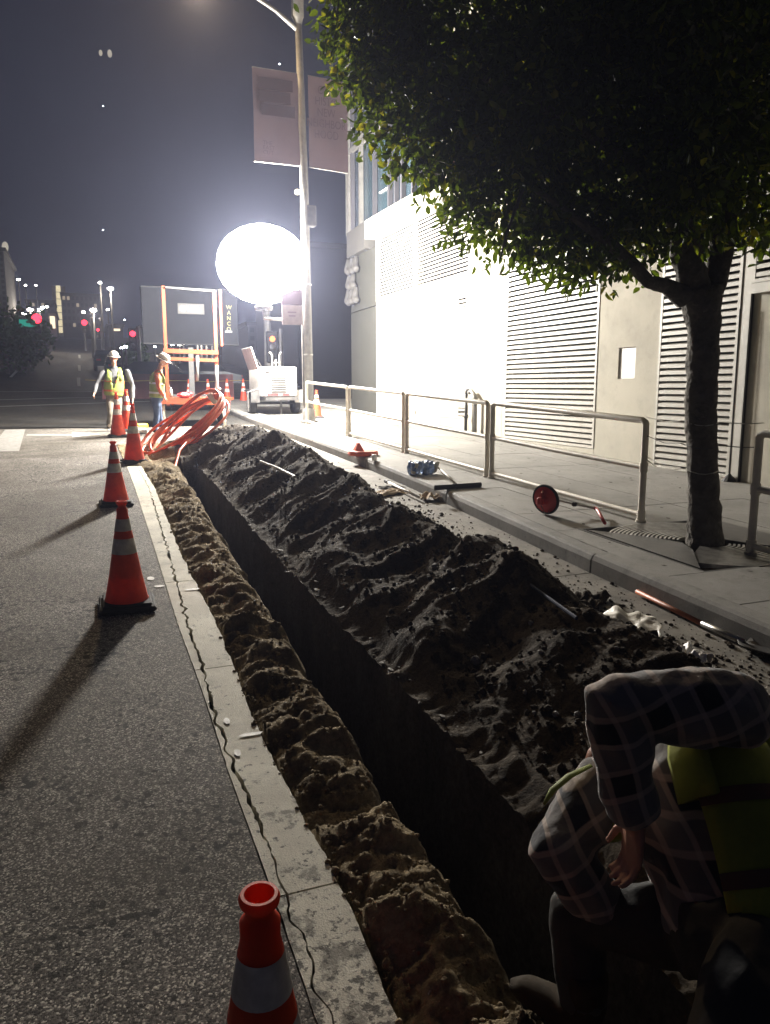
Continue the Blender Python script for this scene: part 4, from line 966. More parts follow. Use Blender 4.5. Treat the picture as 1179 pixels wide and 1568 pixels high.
# ------------------------------------------------------------------ workers
def hand(mb, wrist, d, n, s=1.0, curl=.5, thumb=1, seg=5):
    """palm and five curled fingers; d = direction, n = palm normal"""
    d = Vector(d).normalized(); n = Vector(n); n = (n - d * n.dot(d)).normalized(); l = d.cross(n)
    mb.tube([wrist, wrist + d * .04 * s, wrist + d * .09 * s], [(.026 * s, .02 * s), (.040 * s, .017 * s), (.042 * s, .014 * s)], 8, side=l)
    for k, (o, L) in enumerate(((-.030, .072), (-.010, .082), (.011, .076), (.030, .060))):
        p = wrist + d * .085 * s + l * o * s; pts = [p - d * .02 * s]; a = 0; q = p
        for j in range(3):
            pts.append(q); a += curl * (.9 if j else .5); q = q + (d * math.cos(a) + n * math.sin(a)) * L * s * (.42, .32, .26)[j]
        pts.append(q); mb.tube(pts, [.0095 * s, .0095 * s, .009 * s, .0082 * s, .006 * s], seg)
    p = wrist + d * .03 * s - l * .03 * s * thumb
    mb.tube([p + l * .015 * s * thumb, p, p + (d * .6 - l * thumb * .7) * .035 * s + n * .01 * s, p + (d * 1.5 - l * thumb * .9) * .04 * s + n * .025 * s], [.012 * s, .012 * s, .0105 * s, .008 * s], seg)
def limb(mb, a, b, c, ra, rb, rc, n=10):
    a, b, c = Vector(a), Vector(b), Vector(c)
    m1 = (a + b) / 2; m2 = (b + c) / 2
    mb.tube([a, a.lerp(b, .3), m1, b.lerp(a, .08), b, b.lerp(c, .12), m2, c], [ra * .95, ra, (ra + rb) / 2 * 1.02, rb, rb * 1.02, rb, (rb + rc) / 2 * 1.05, rc], n)
    mb.ball(a, ra, 8)
def head_build(root, c, look, up=(0, 0, 1), hat='hardhat', hatmat='hat', o=Vector()):
    look = Vector(look).normalized(); up = Vector(up); up = (up - look * up.dot(look)).normalized(); rt = look.cross(up)
    Mx = Matrix((rt, look, up)).transposed()
    P = lambda x, y, z: c + Mx @ Vector((x, y, z))
    mb = MB(); mb.ball(P(0, -.01, .02), (.077, .098, .11), 14, Mx); mb.ball(P(0, .02, -.055), (.056, .07, .065), 12, Mx)
    mb.tube([P(0, .085, .035), P(0, .112, -.002), P(0, .118, -.018), P(0, .09, -.025)], [.009, .013, .016, .01], 6)
    for s in (-1, 1): mb.ball(P(s * .08, -.01, 0), (.012, .024, .034), 8, Mx)
    mb.tube([P(-.024, .086, -.053), P(0, .093, -.051), P(.024, .086, -.053)], .008, 6)
    ex = MB()
    for s in (-1, 1): ex.ball(P(s * .032, .083, .018), (.013, .008, .008), 8, Mx)
    hr = MB(); hr.ball(P(0, -.03, .025), (.086, .088, .105), 12, Mx)
    return mb, ex, hr, P, Mx
def hardhat(root, P, Mx, m='hat', cap=False):
    hb = MB(); prof = [(.125, .0), (.122, .02), (.112, .06), (.09, .095), (.05, .118), (.0, .124)]
    O = P(0, 0, .055); hb.lathe([(r * 1.0, z) for r, z in prof], 20, O, Mx @ Matrix.Diagonal((.92, 1.08, 1)))
    hb.lathe([(.122, -.004), (.16, -.012), (.162, -.006), (.122, .006)], 20, O, Mx @ Matrix.Diagonal((.92, 1.1, 1)))
    hb.box(P(0, 0, .172), (.02, .2, .012), Mx, bev=.004)
    return hb
def drop_faces(mb, test):
    keep = [f for f in mb.f if not test(sum((Vector(mb.v[i]) for i in f), Vector()) / len(f))]
    mb.f = keep; mb.m = [0] * len(keep); return mb
def person(lab, J, look, mats, hat=True, hands='skin', vest=True, voxel=.02, hand_dirs=None, collar=False, loc=None, gap=None, bulk=1.0):
    """J: dict of world joint positions"""
    loc = loc or Vector((J['pel'].x, J['pel'].y, min(J['anL'].z, J['anR'].z) - .08))
    r = thing('person', loc, lab, 'person'); T = Matrix.Translation(-loc)
    def fin(mb, name, m, vx, sm=2, na=0, ns=8, par=None):
        me = remesh(mb, vx, sm, na, ns); me.transform(T); return put_mesh(me, name, M[m], par or r)
    pel, chest, neck, head = J['pel'], J['chest'], J['neck'], J['head']
    side = (J['shR'] - J['shL']).normalized(); hs = (J['hiR'] - J['hiL']).normalized()
    # body
    hb, ex, hr, P, Mx = head_build(r, head, look, (head - neck))
    b = MB(); b.v, b.f, b.m = list(hb.v), list(hb.f), list(hb.m)
    b.tube([chest, neck, head - (head - neck).normalized() * .03], [.07, .057, .055], 10)
    b.tube([pel, pel.lerp(chest, .4), chest, neck], [(.14, .1), (.125, .09), (.15, .1), (.07, .06)], 12, side=side)
    for s in 'LR':
        limb(b, J['sh' + s], J['el' + s], J['wr' + s], .045, .036, .027); limb(b, J['hi' + s], J['kn' + s], J['an' + s], .07, .05, .04)
        dd, nn = hand_dirs[s] if hand_dirs else ((J['wr' + s] - J['el' + s]), Vector((1 if s == 'L' else -1, 0, 0)))
        hand(b, J['wr' + s] - Vector(dd).normalized() * .01, dd, nn, 1.0, .55, 1 if s == 'L' else -1)
    fin(b, 'body', 'skin', .0055 if voxel < .015 else .012, 1)
    e = local_w(ex, 'eye', M['eye'], r, loc); h_ = local_w(hr, 'hair', M['hair'], r, loc)
    if hat:
        hh = hardhat(r, P, Mx); local_w(hh, 'hard_hat', M['hat'], r, loc, True)
        hh = MB(); hh.lathe([(.127, .004), (.127, .02)], 20, P(0, 0, .055), Mx @ Matrix.Diagonal((.92, 1.08, 1))); local_w(hh, 'hat_band', M['black'], r, loc)
    # shirt
    b = MB(); b.tube([pel, pel.lerp(chest, .35), pel.lerp(chest, .7), chest, chest.lerp(neck, .55), neck], [(.175, .13), (.165, .12), (.185, .13), (.2, .135), (.15, .1), (.07, .065)], 14, side=side)
    for s in 'LR':
        if bulk > 1: b.tube([J['wr' + s].lerp(J['el' + s], .12), J['wr' + s].lerp(J['el' + s], .04)], [.05, .047], 12); b.ball(J['el' + s].lerp(J['sh' + s], .1), .072, 10)
        limb(b, J['sh' + s], J['el' + s], J['wr' + s].lerp(J['el' + s], .08), .068 * bulk, .053 * bulk, .043 * bulk)
    fin(b, 'shirt', mats['shirt'], voxel, 2, voxel * (.45 if bulk == 1 else 1.25), 11 if bulk == 1 else 9)
    if collar:
        b = MB(); b.tube([neck - (neck - chest).normalized() * .03, neck + (head - neck).normalized() * .02], [.085, .075], 12, cap=False); local_w(b, 'collar', M[mats['shirt']], r, loc, True)
    # trousers
    b = MB(); b.tube([pel + (chest - pel).normalized() * .06, pel, pel - (chest - pel).normalized() * .08], [(.17, .125), (.18, .135), (.14, .12)], 12, side=hs)
    for s in 'LR': limb(b, J['hi' + s], J['kn' + s], J['an' + s], .095, .068, .058)
    fin(b, 'trousers', mats['trousers'], voxel, 2, voxel * .4, 9)
    for s in 'LR':
        an = J['an' + s]; f = J.get('toe' + s, an + Vector(look).normalized() * .18 * Vector((1, 1, 0)) if False else an + Vector((look[0], look[1], 0)).normalized() * .17 - Vector((0, 0, .05)))
        b = MB(); b.tube([an + Vector((0, 0, .1)), an, an.lerp(f, .3) - Vector((0, 0, .03)), f, f + (f - an).normalized() * .04], [(.055, .055), (.055, .055), (.05, .05), (.046, .032), (.02, .015)], 10)
        fin(b, 'boot', 'boot', max(voxel * .7, .012), 1)
    if vest:
        def vest_shell(k, a0, a1): 
            b = MB(); ts = [a0 + (a1 - a0) * i / 14 for i in range(15)]
            ring = lambda t: (.19 + .02 * math.sin(t * 3), .145 + .005 * t)
            b.tube([pel.lerp(chest, t) for t in ts], [(ring(t)[0] * k, ring(t)[1] * k) for t in ts], 44, cap=False, side=side); return b
        b = vest_shell(1.08, .0, 1.12)
        ax = chest - pel; gd, gk = gap if gap else (Vector((look[0], look[1], 0)), None)
        gd = (Vector(gd) - ax.normalized() * ax.normalized().dot(Vector(gd))).normalized()
        def cut(c):
            t = (c - pel).dot(ax) / ax.length_squared; rvec = c - (pel + ax * t); ca = rvec.normalized().dot(gd)
            return ca > (math.cos(gk) if gk else math.cos(max(0, .75 * (t - .45) + .05)))
        drop_faces(b, cut)
        for s in (-1, 1):
            for fb in (-1, 1):
                up_ = (chest - pel).normalized(); fw = side.cross(up_) * -1
                p0 = chest + side * s * .12 + fw * fb * .135 ; p1 = chest + side * s * .115 + up_ * .1 + fw * fb * .09; p2 = neck - up_ * .03 + side * s * .1
                b.tube([p0 - up_ * .1, p0, p1, p2], [(.06, .014)] * 4, 8, side=side)
        me = remesh(b, .014 if voxel < .015 else .018, 1, voxel * .5, 9) if False else None
        v = local_w(b, 'vest', M[mats['vest']], r, loc, True)
        so = v.modifiers.new('s', 'SOLIDIFY'); so.thickness = .008
        for t in (.25, .75):
            b = MB(); ts = [t - .05, t + .05]; b.tube([pel.lerp(chest, x) for x in ts], [((.19 + .02 * math.sin(x * 3)) * 1.105, (.145 + .005 * x) * 1.105) for x in ts], 44, cap=False, side=side); drop_faces(b, cut)
            local_w(b, 'reflective_stripe', M[mats.get('stripe', 'reflective')], v, Vector(loc), True)
    return r, P, Mx
def local_w(mb, name, m, parent, loc, smooth=False):
    me = mb.mesh(name, m, smooth, loc); return place(me, name, parent)

# worker facing the camera
gw = gz(19.4); W = lambda px, py, Y=19.45: atY(px, py, Y)
J = dict(pel=W(174, 606), chest=W(175, 577), neck=W(174, 562), head=W(174, 549, 19.38), shL=W(195, 569), shR=W(157, 570), elL=W(203, 590, 19.5), elR=W(148, 588, 19.4), wrL=W(203, 613, 19.35), wrR=W(144, 603, 19.2),
         hiL=W(181, 611), hiR=W(168, 611), knL=W(182, 634, 19.4), knR=W(169, 634, 19.35), anL=Vector((W(183, 655).x, 19.55, gw + .09)), anR=Vector((W(167, 655).x, 19.4, gw + .09)))
J['shL'], J['shR'] = J['shR'], J['shL']; 
for k in ('el', 'wr', 'hi', 'kn', 'an'): J[k + 'L'], J[k + 'R'] = J[k + 'R'], J[k + 'L']
person('worker in white hard hat and yellow-green vest walking toward the camera behind the cones', J, (-.1, -1, -.12), dict(shirt='hoodie', trousers='khaki', vest='hivis', stripe='hivis_orange'), collar=True)
# worker in orange sleeves looking down
W = lambda px, py, Y=17.6: atY(px, py, Y); gw = gz(17.6)
J = dict(pel=W(240, 609), chest=W(241, 580), neck=W(244, 566), head=W(249, 553, 17.55), shL=W(238, 573, 17.75), shR=W(241, 574, 17.42), elL=W(246, 592, 17.8), elR=W(243, 594, 17.35), wrL=W(252, 607, 17.6), wrR=W(251, 608, 17.35),
         hiL=W(240, 613, 17.7), hiR=W(239, 613, 17.5), knL=W(244, 636, 17.75), knR=W(240, 637, 17.5), anL=Vector((W(250, 655).x, 17.75, gw + .09)), anR=Vector((W(236, 655).x, 17.45, gw + .09)))
person('worker in white hard hat, orange sleeves and jeans bending beside the conduit coil', J, (.85, -.35, -.5), dict(shirt='hivis_orange', trousers='jeans', vest='hivis', stripe='reflective'))
wg = W(231, 610, 17.3)
# near worker crouching at the right of the trench
D = atD
J = dict(pel=D(1120, 1430, 1.68), chest=D(1058, 1192, 1.86), neck=D(990, 1135, 2.02), head=D(962, 1180, 2.14), shR=D(1125, 1085, 1.70), elR=D(940, 1078, 1.66), wrR=D(972, 1262, 1.68),
         shL=D(928, 1208, 1.98), elL=D(850, 1302, 1.86), wrL=D(950, 1415, 1.84),
         hiR=D(1165, 1480, 1.5), knR=D(1085, 1700, 1.32), anR=D(1190, 1990, 1.3), hiL=D(1080, 1420, 1.75), knL=D(880, 1400, 1.9), anL=D(890, 1650, 1.9))
gy_ = J['anL']
J['anL'] = Vector((J['anL'].x, J['anL'].y, gz(J['anL'].y) + .12)); J['anR'] = Vector((J['anR'].x, J['anR'].y, gz(J['anR'].y) + .09))
fw = Vector((-.35, .75, -.5))
near = person('crouching worker in plaid shirt and yellow vest at the bottom right corner', J, fw, dict(shirt='plaid', trousers='trousers', vest='hivis_dusty', stripe='stripe_near'), hat=False, voxel=.011, gap=(-RGT, 1.28), bulk=1.3,
       hand_dirs=dict(R=(Vector((-.05, 0, -1)), Vector((-1, .2, 0))), L=(J['wrL'] - J['elL'], Vector((1, 0, 0)))), collar=True)

nr = near[0]; mb = MB(); mb.tube([D(905, 1172, 1.93), D(872, 1188, 1.90), D(846, 1210, 1.87), D(833, 1232, 1.86)], [(.003, .007), (.003, .011), (.003, .010), (.002, .004)], 8); local_w(mb, 'vest_trim', M['hivis'], nr, nr.location, True)

# ------------------------------------------------------------------ tree
tx, tyy = 4.93, 5.06; tz0 = gz(tyy) + .1
tree = thing('street_tree', (tx, tyy, tz0), 'dense dark green street tree with forked trunk rising from a round iron grate', 'tree')
P_ = lambda px, py, Y=5.06: atY(px, py, Y)
tr = MB()
def rough_tube(pts, rad, n=16, amp=.02, sd=0):
    # resample for bark lumps
    P2 = []; R2 = []
    for i in range(len(pts) - 1):
        for k in range(6):
            t = k / 6; P2.append(Vector(pts[i]).lerp(Vector(pts[i + 1]), t)); R2.append(rad[i] + (rad[i + 1] - rad[i]) * t)
    P2.append(Vector(pts[-1])); R2.append(rad[-1])
    m = MB(); m.tube(P2, R2, n)
    vs = []
    for i, v in enumerate(m.v):
        c = P2[min(i // n, len(P2) - 1)]; d = Vector(v) - c
        k = 1 + amp / max(R2[min(i // n, len(P2) - 1)], .02) * (noise.noise(Vector(v) * 9 + Vector((sd, 0, 0))) + .6 * noise.noise(Vector(v) * 24))
        vs.append(c + d * k)
    tr.add(vs, m.f)
rough_tube([P_(1079, 842), P_(1079, 815), P_(1077, 740), P_(1073, 640), P_(1076, 560), P_(1078, 500), P_(1072, 440)], [.17, .145, .125, .12, .125, .13, .17], 20)
rough_tube([P_(1073, 470), P_(1055, 410), P_(1040, 340), P_(1030, 250), P_(1000, 120)], [.12, .12, .1, .09, .06], 14, sd=2)
rough_tube([P_(1080, 470), P_(1098, 410), P_(1115, 320), P_(1120, 200), P_(1150, 60)], [.11, .1, .09, .07, .05], 14, sd=4)
rough_tube([P_(1048, 455), P_(1020, 438), P_(993, 432, 5.0), P_(972, 408, 5.0), P_(940, 378, 5.0), P_(890, 340, 5.0), P_(820, 290, 5.1)], [.09, .06, .05, .05, .045, .035, .02], 12, .006, 6)
rough_tube([P_(1060, 400), P_(1080, 300, 5.4), P_(1060, 150, 5.9)], [.08, .06, .03], 10, sd=8)
rough_tube([P_(1040, 330), P_(960, 240, 5.0), P_(860, 180, 5.0), P_(740, 120, 5.2)], [.07, .05, .035, .02], 10, sd=9)
rough_tube([P_(800, 290, 5.1), P_(775, 360, 5.0), P_(765, 400, 5.0)], [.014, .009, .005], 6, .002, 10)
me = tr.build('trunk', M['bark'], tree, smooth=True)
# leaf clouds
blobs = [(610, 45, 6.5, .70), (575, 100, 6.5, .42), (640, 160, 6.4, .62), (700, 215, 6.3, .60), (790, 285, 6.1, .66), (740, 330, 6.1, .32), (870, 345, 6.0, .50), (920, 370, 5.9, .42), (760, 80, 6.4, 1.0), (900, 180, 6.3, 1.05), (1050, 80, 6.6, 1.2), (1150, 230, 6.3, .85), (1010, 290, 6.0, .55), (1180, 20, 6.5, 1.1), (940, -150, 6.5, 1.3), (650, -90, 6.6, .9), (1185, 350, 6.0, .35), (1060, 260, 5.6, .7), (560, 0, 6.6, .5), (1100, 130, 7.3, 1.0), (850, 60, 7.3, .9), (800, 392, 6.0, .17), (880, 405, 6.1, .2), (820, 150, 5.6, .7), (1000, 60, 5.6, .8)]
rs = np.random.RandomState(3)
def leaf_cloud(n):
    vols = np.array([b[3] ** 2.4 for b in blobs]); idx = rs.choice(len(blobs), n, p=vols / vols.sum())
    ctr = np.array([tuple(atD(b[0], b[1], b[2])) for b in blobs])[idx]; rad = np.array([b[3] for b in blobs])[idx]
    d = rs.normal(size=(n, 3)); d /= np.linalg.norm(d, axis=1)[:, None]
    rr_ = rs.rand(n) ** .42
    # uneven outline: radial scale from a low-frequency pattern
    lf = 1 + .16 * np.sin(d[:, 0] * 7 + idx) * np.cos(d[:, 2] * 8 + idx * 2) + .10 * np.sin(d[:, 1] * 15 + idx * 3)
    pos = ctr + d * (rad * rr_ * lf)[:, None] * np.array([1, 1, .95])
    return pos, d
# leaves sit in small sprigs
NS = 12500; sp_, sd_ = leaf_cloud(NS); k = 5
pos = np.repeat(sp_, k, 0) + rs.normal(scale=.055, size=(NS * k, 3)); out = np.repeat(sd_, k, 0)
nL = len(pos)
dirv = out * .5 + rs.normal(scale=.6, size=(nL, 3)) + np.array([0, 0, -.45]); dirv /= np.linalg.norm(dirv, axis=1)[:, None]
sidev = np.cross(dirv, rs.normal(size=(nL, 3))); sidev /= np.linalg.norm(sidev, axis=1)[:, None]
nrm = np.cross(dirv, sidev)
Lh = (rs.uniform(.030, .054, nL))[:, None]; Wd = Lh * rs.uniform(.46, .62, nL)[:, None]
# six-point folded leaf: stem, two sides x2, tip
def leaf_pts(pos, dirv, sidev, nrm, Lh, Wd):
    a = pos - dirv * Lh; t = pos + dirv * Lh - nrm * Lh * .18
    b1 = pos - dirv * Lh * .35 + sidev * Wd * .9 + nrm * Wd * .35; b2 = pos + dirv * Lh * .35 + sidev * Wd * .8 + nrm * Wd * .25
    c1 = pos - dirv * Lh * .35 - sidev * Wd * .9 + nrm * Wd * .35; c2 = pos + dirv * Lh * .35 - sidev * Wd * .8 + nrm * Wd * .25
    return np.stack([a, b1, b2, t, c2, c1], 1)
V = leaf_pts(pos, dirv, sidev, nrm, Lh, Wd)
F0 = np.array([[0, 1, 2, 3], [0, 3, 4, 5]])
ml = bpy.data.materials.new('leaf'); ml.use_nodes = True; nt = ml.node_tree; nt.nodes.clear()
tcn = N(nt, 'ShaderNodeNewGeometry'); rc = ramp(nt, tcn.outputs['Random Per Island'], [(0, (.008, .016, .006)), (.5, (.016, .032, .008)), (.85, (.032, .056, .011)), (1, (.075, .09, .02))])
pb_ = N(nt, 'ShaderNodeBsdfPrincipled', i_Roughness=.42); pb_.inputs['Specular IOR Level'].default_value = .35; nt.links.new(rc, pb_.inputs['Base Color'])
tb_ = N(nt, 'ShaderNodeBsdfTranslucent'); rc2 = mixc(nt, 1.0, rc, (7.4, 5.6, .9), 'MULTIPLY'); nt.links.new(rc2, tb_.inputs[0])
mx = N(nt, 'ShaderNodeMixShader'); mx.inputs[0].default_value = .38; nt.links.new(pb_.outputs[0], mx.inputs[1]); nt.links.new(tb_.outputs[0], mx.inputs[2])
ou = N(nt, 'ShaderNodeOutputMaterial'); nt.links.new(mx.outputs[0], ou.inputs[0]); M['leaf'] = ml
# the 300 that show largest become parts: pick the ones nearest the lit lower-left rim of the crown
E3 = np.array([0, 0, EYE]); rel = pos - E3; dep = rel @ np.array(FWD); sx = 589.5 + 1180 * (rel @ np.array(RGT)) / dep; sy = 784 - 1180 * (rel @ np.array(UPV)) / dep
vis = (sx > 470) & (sx < 1179) & (sy > 0)
rim = sy + sx * -.62 - (-180)                     # large at the lower-left fringe
score = np.where(vis, rim - dep * 40, -1e9); pick = np.argsort(-score)[:300]; keep = np.ones(nL, bool); keep[pick] = False
o0 = np.array(parent_origin(tree)); Vk = V[keep].reshape(-1, 3) - o0; nk = keep.sum()
me = bpy.data.meshes.new('foliage'); me.vertices.add(len(Vk)); me.vertices.foreach_set('co', Vk.ravel())
Fk = (F0[None] + (np.arange(nk) * 6)[:, None, None]).reshape(-1, 4)
me.loops.add(Fk.size); me.loops.foreach_set('vertex_index', Fk.ravel()); me.polygons.add(len(Fk)); me.polygons.foreach_set('loop_start', np.arange(0, Fk.size, 4)); me.polygons.foreach_set('loop_total', np.full(len(Fk), 4)); me.update(); me.materials.append(ml)
fo = bpy.data.objects.new('crown', me); COL.objects.link(fo); fo.parent = tree; fo['kind'] = 'stuff'
z1 = np.zeros((1, 3)); lm = bpy.data.meshes.new('leaf')
lv = leaf_pts(z1, np.array([[0, 1., 0]]), np.array([[1., 0, 0]]), np.array([[0, 0, -1.]]), np.array([[1.]]), np.array([[.48]]))[0]
lm.from_pydata(lv.tolist(), [], F0.tolist()); lm.materials.append(ml)
for i in pick:
    o = bpy.data.objects.new('leaf', lm); COL.objects.link(o); o.parent = tree
    mt = Matrix((Vector(sidev[i]), Vector(dirv[i]), -Vector(nrm[i]))).transposed().to_4x4()
    L_ = float(Lh[i][0]); o.matrix_local = Matrix.Translation(Vector(pos[i] - o0)) @ mt @ Matrix.Scale(L_, 4)
# ties round the trunk
wt_ = thing('tie_wire', (tx, tyy, tz0 + .6), 'loose pale wires looped from railing post round the tree trunk', 'wire')
tr_at = lambda py: P_(1075, py)
for i, (py, r_) in enumerate(((645, .13), (680, .128), (718, .13))):
    c = tr_at(py); p = [Vector((FX, 5.93, c.z + .02 * i))]
    p += [Vector((FX - .06, 5.6, c.z - .03)), c + Vector((-.1, .14, 0))]
    for q in range(9): a_ = R(110 + q * 26); p.append(c + Vector((math.cos(a_) * r_, math.sin(a_) * r_, -.02 + .012 * math.sin(q))))
    if i != 2: p += [Vector((FX, 4.75, c.z - .01)), Vector((5.03, 4.62, c.z))]
    mb = MB(); mb.tube(p, .0045, 5); mb.build('wire', M['steel'] if i != 1 else M['steel_dark'], wt_)
mb = MB(); c = tr_at(718); mb.tube([Vector((FX, 5.9, c.z)), Vector((FX - .05, 5.7, c.z - .05)), Vector((FX - .06, 5.45, c.z - .05)), c + Vector((-.12, .1, 0))], [(.004, .014)] * 4, 4); mb.build('white_strap', M['white'], wt_)

# tree grate: concentric bars up and down the street, solid plates to the sides
tg = thing('tree_grate', (tx, tyy, gz(tyy) + .15), 'square iron tree grate of concentric bars with plates round the trunk', 'tree grate')
cxg, cyg = 4.93, 5.06
def gpt(x, y, dz): return (x, y, gz(y) + .15 + dz)
for k in range(17):
    r0 = .2 + k * .036
    for sgn in (1, -1):
        mb = MB(); vs = []; n_ = 16
        amax = R(52)
        for i in range(n_ + 1):
            a_ = -amax + 2 * amax * i / n_
            for (rr_, dz) in ((r0, -.03), (r0, .004), (r0 + .018, .004), (r0 + .018, -.03)):
                x = cxg + math.sin(a_) * rr_; y = cyg + sgn * math.cos(a_) * rr_
                vs.append(gpt(x, y, dz))
        fs = []
        for i in range(n_):
            for j in range(4): fs.append((i * 4 + j, i * 4 + (j + 1) % 4, i * 4 + 4 + (j + 1) % 4, i * 4 + 4 + j))
        mb.add(vs, fs); mb.build('grate_bar', M['steel'], tg)
for (pts) in ([(4.23, 4.36), (4.60, 4.83), (4.70, 5.06), (4.60, 5.29), (4.23, 5.76)], [(5.72, 4.36), (5.25, 4.83), (5.14, 5.06), (5.25, 5.29), (5.72, 5.76)]):
    mb = MB(); n_ = len(pts); mb.add([gpt(x, y, .012) for x, y in pts] + [gpt(x, y, -.02) for x, y in pts], [tuple(range(n_)), tuple(range(2 * n_ - 1, n_ - 1, -1))] + [(i, (i + 1) % n_, n_ + (i + 1) % n_, n_ + i) for i in range(n_)])
    mb.build('cover_plate', mat('plate', (.07, .068, .065), (.13, .125, .12), scale=7, rough=.5, metal=.3, grime=.4), tg)
mb = MB()
for (x0_, y0_, x1_, y1_) in ((GR[0], GR[2], GR[1], GR[2] + .03), (GR[0], GR[3] - .03, GR[1], GR[3]), (GR[0], GR[2] + .03, GR[0] + .03, GR[3] - .03), (GR[1] - .03, GR[2] + .03, GR[1], GR[3] - .03)):
    mb.hexa([gpt(x0_, y0_, -.05), gpt(x1_, y0_, -.05), gpt(x1_, y1_, -.05), gpt(x0_, y1_, -.05), gpt(x0_, y0_, .002), gpt(x1_, y0_, .002), gpt(x1_, y1_, .002), gpt(x0_, y1_, .002)])
mb.build('grate_frame', M['steel_dark'], tg)

# ------------------------------------------------------------------ loose site items
# measuring wheel lying against the rail
w0 = atG(835, 788, .15); mw = thing('measuring_wheel', w0, 'red measuring wheel with folding handle lying on the sidewalk edge', 'measuring wheel')
c = w0 + Vector((.0, 0, .155)); axm = rotm('Z', R(22)) @ rotm('Y', R(80))
mb = MB(); mb.lathe([(.13, -.012), (.152, -.014), (.155, 0), (.152, .014), (.13, .012)], 32, c, axm, True); mb.build('tyre', M['rubber'], mw, smooth=True)
mb = MB(); mb.lathe([(0, .03), (.03, .03), (.045, .006), (.13, .004), (.14, .01)], 32, c, axm); mb.lathe([(0, -.06), (.03, -.06), (.05, -.03), (.11, -.02), (.14, -.01)], 32, c, axm); mb.build('disc', M['red'], mw, smooth=True, angle=40)
ax3 = axm @ Vector((0, 0, 1)); hub = c - ax3 * .07
h2 = atG(879, 787, .15) + Vector((0, 0, .10)); h3 = atG(912, 789, .15) + Vector((0, 0, .07)); h4 = atG(926, 806, .15) + Vector((0, 0, .03))
mb = MB(); mb.tube([hub, c + ax3 * .09 + Vector((.02, -.02, -.02)), h2, h3], .011, 8); mb.build('shaft', M['steel'], mw, smooth=True)
mb = MB(); mb.box(h2, (.05, .05, .045), rotm('Z', .5), bev=.01); mb.build('clamp', M['black'], mw)
mb = MB(); mb.tube([h2.lerp(h3, .9), h3, h3.lerp(h4, .3) + Vector((0, 0, .01)), h4], [.014, .017, .017, .015], 8); mb.build('grip', M['red'], mw, smooth=True)
mb = MB(); mb.box(hub + Vector((-.015, 0, 0)), (.05, .07, .08), rotm('Z', .4), bev=.012); mb.tube([hub, hub + Vector((0, 0, .08)), c + Vector((-.02, .02, .1))], .012, 6); mb.build('counter', M['red'], mw)
mb = MB(); mb.tube([hub + Vector((-.02, -.02, -.04)), hub + Vector((-.01, -.07, -.1)), hub + Vector((.03, -.09, -.115)), hub + Vector((.05, -.05, -.09))], .004, 5); mb.build('kickstand', M['steel_dark'], mw)
# squeegee
a = atG(665, 751, .15); b = atG(737, 746, .15); sq = thing('floor_squeegee', (a + b) / 2, 'white handled squeegee with long black blade on the curb', 'squeegee')
mb = MB(); mb.tube([a + Vector((0, 0, .03)), b + Vector((0, 0, .03))], [(.03, .012)] * 2, 4); mb.build('blade', M['black'], sq)
mb = MB(); mb.tube([(a + b) / 2 + Vector((-.02, 0, .05)), atG(664, 720, .15) + Vector((0, 0, .1))], .014, 8); mb.build('handle', M['white'], sq, smooth=True)
# bag of bottled water
c = atG(646, 727, .15); wbg = thing('water_pack', c, 'blue wrapped pack of water bottles on the sidewalk by the curb', 'bottle pack')
mb = MB()
for i in range(4):
    for j in range(2): mb.ball(c + Vector((-.13 + i * .085, j * .1 - .03, .09 + .01 * (i % 2))), (.055, .06, .1), 8)
me = remesh(mb, .014, 1, .02, 14); me.transform(Matrix.Translation(-c)); put_mesh(me, 'wrap', M['blue_clear'], wbg)
mb = MB()
for i, (dx, dy) in enumerate(((.16, -.02), (.21, .05), (.08, .1), (-.15, -.06))): mb.tube([c + Vector((dx, dy, .05)), c + Vector((dx + .05, dy, .16))], [.035, .03], 8); mb.ball(c + Vector((dx, dy, .05)), .036, 8)
mb.build('bottle', M['plastic_sheet'], wbg, smooth=True)
# orange lid with wedge (utility cover)
c = atG(556, 697, .15); lid = thing('cone_base', c, 'orange collapsed marker lying flat on the curb edge', 'marker')
mb = MB(); mb.lathe([(0, 0), (.24, 0), (.25, .03), (.23, .07), (.16, .08), (0, .08)], 24, c); mb.build('disc', M['orange'], lid, smooth=True, angle=40)
mb = MB(); mb.hexa([c + Vector(v) for v in ((-.16, -.06, .07), (.0, -.06, .07), (.0, .06, .07), (-.16, .06, .07), (-.1, -.03, .2), (-.07, -.03, .2), (-.07, .03, .2), (-.1, .03, .2))]); mb.build('handle', M['orange'], lid)
c = atG(573, 706, .15); mb = MB(); mb.lathe([(0, 0), (.035, 0), (.04, .03), (.04, .09), (.03, .1), (0, .1)], 12, c); tag(mb.build('paper_cup', M['white'], origin=c, smooth=True), 'white crumpled cup on the curb beside the orange marker', 'cup')
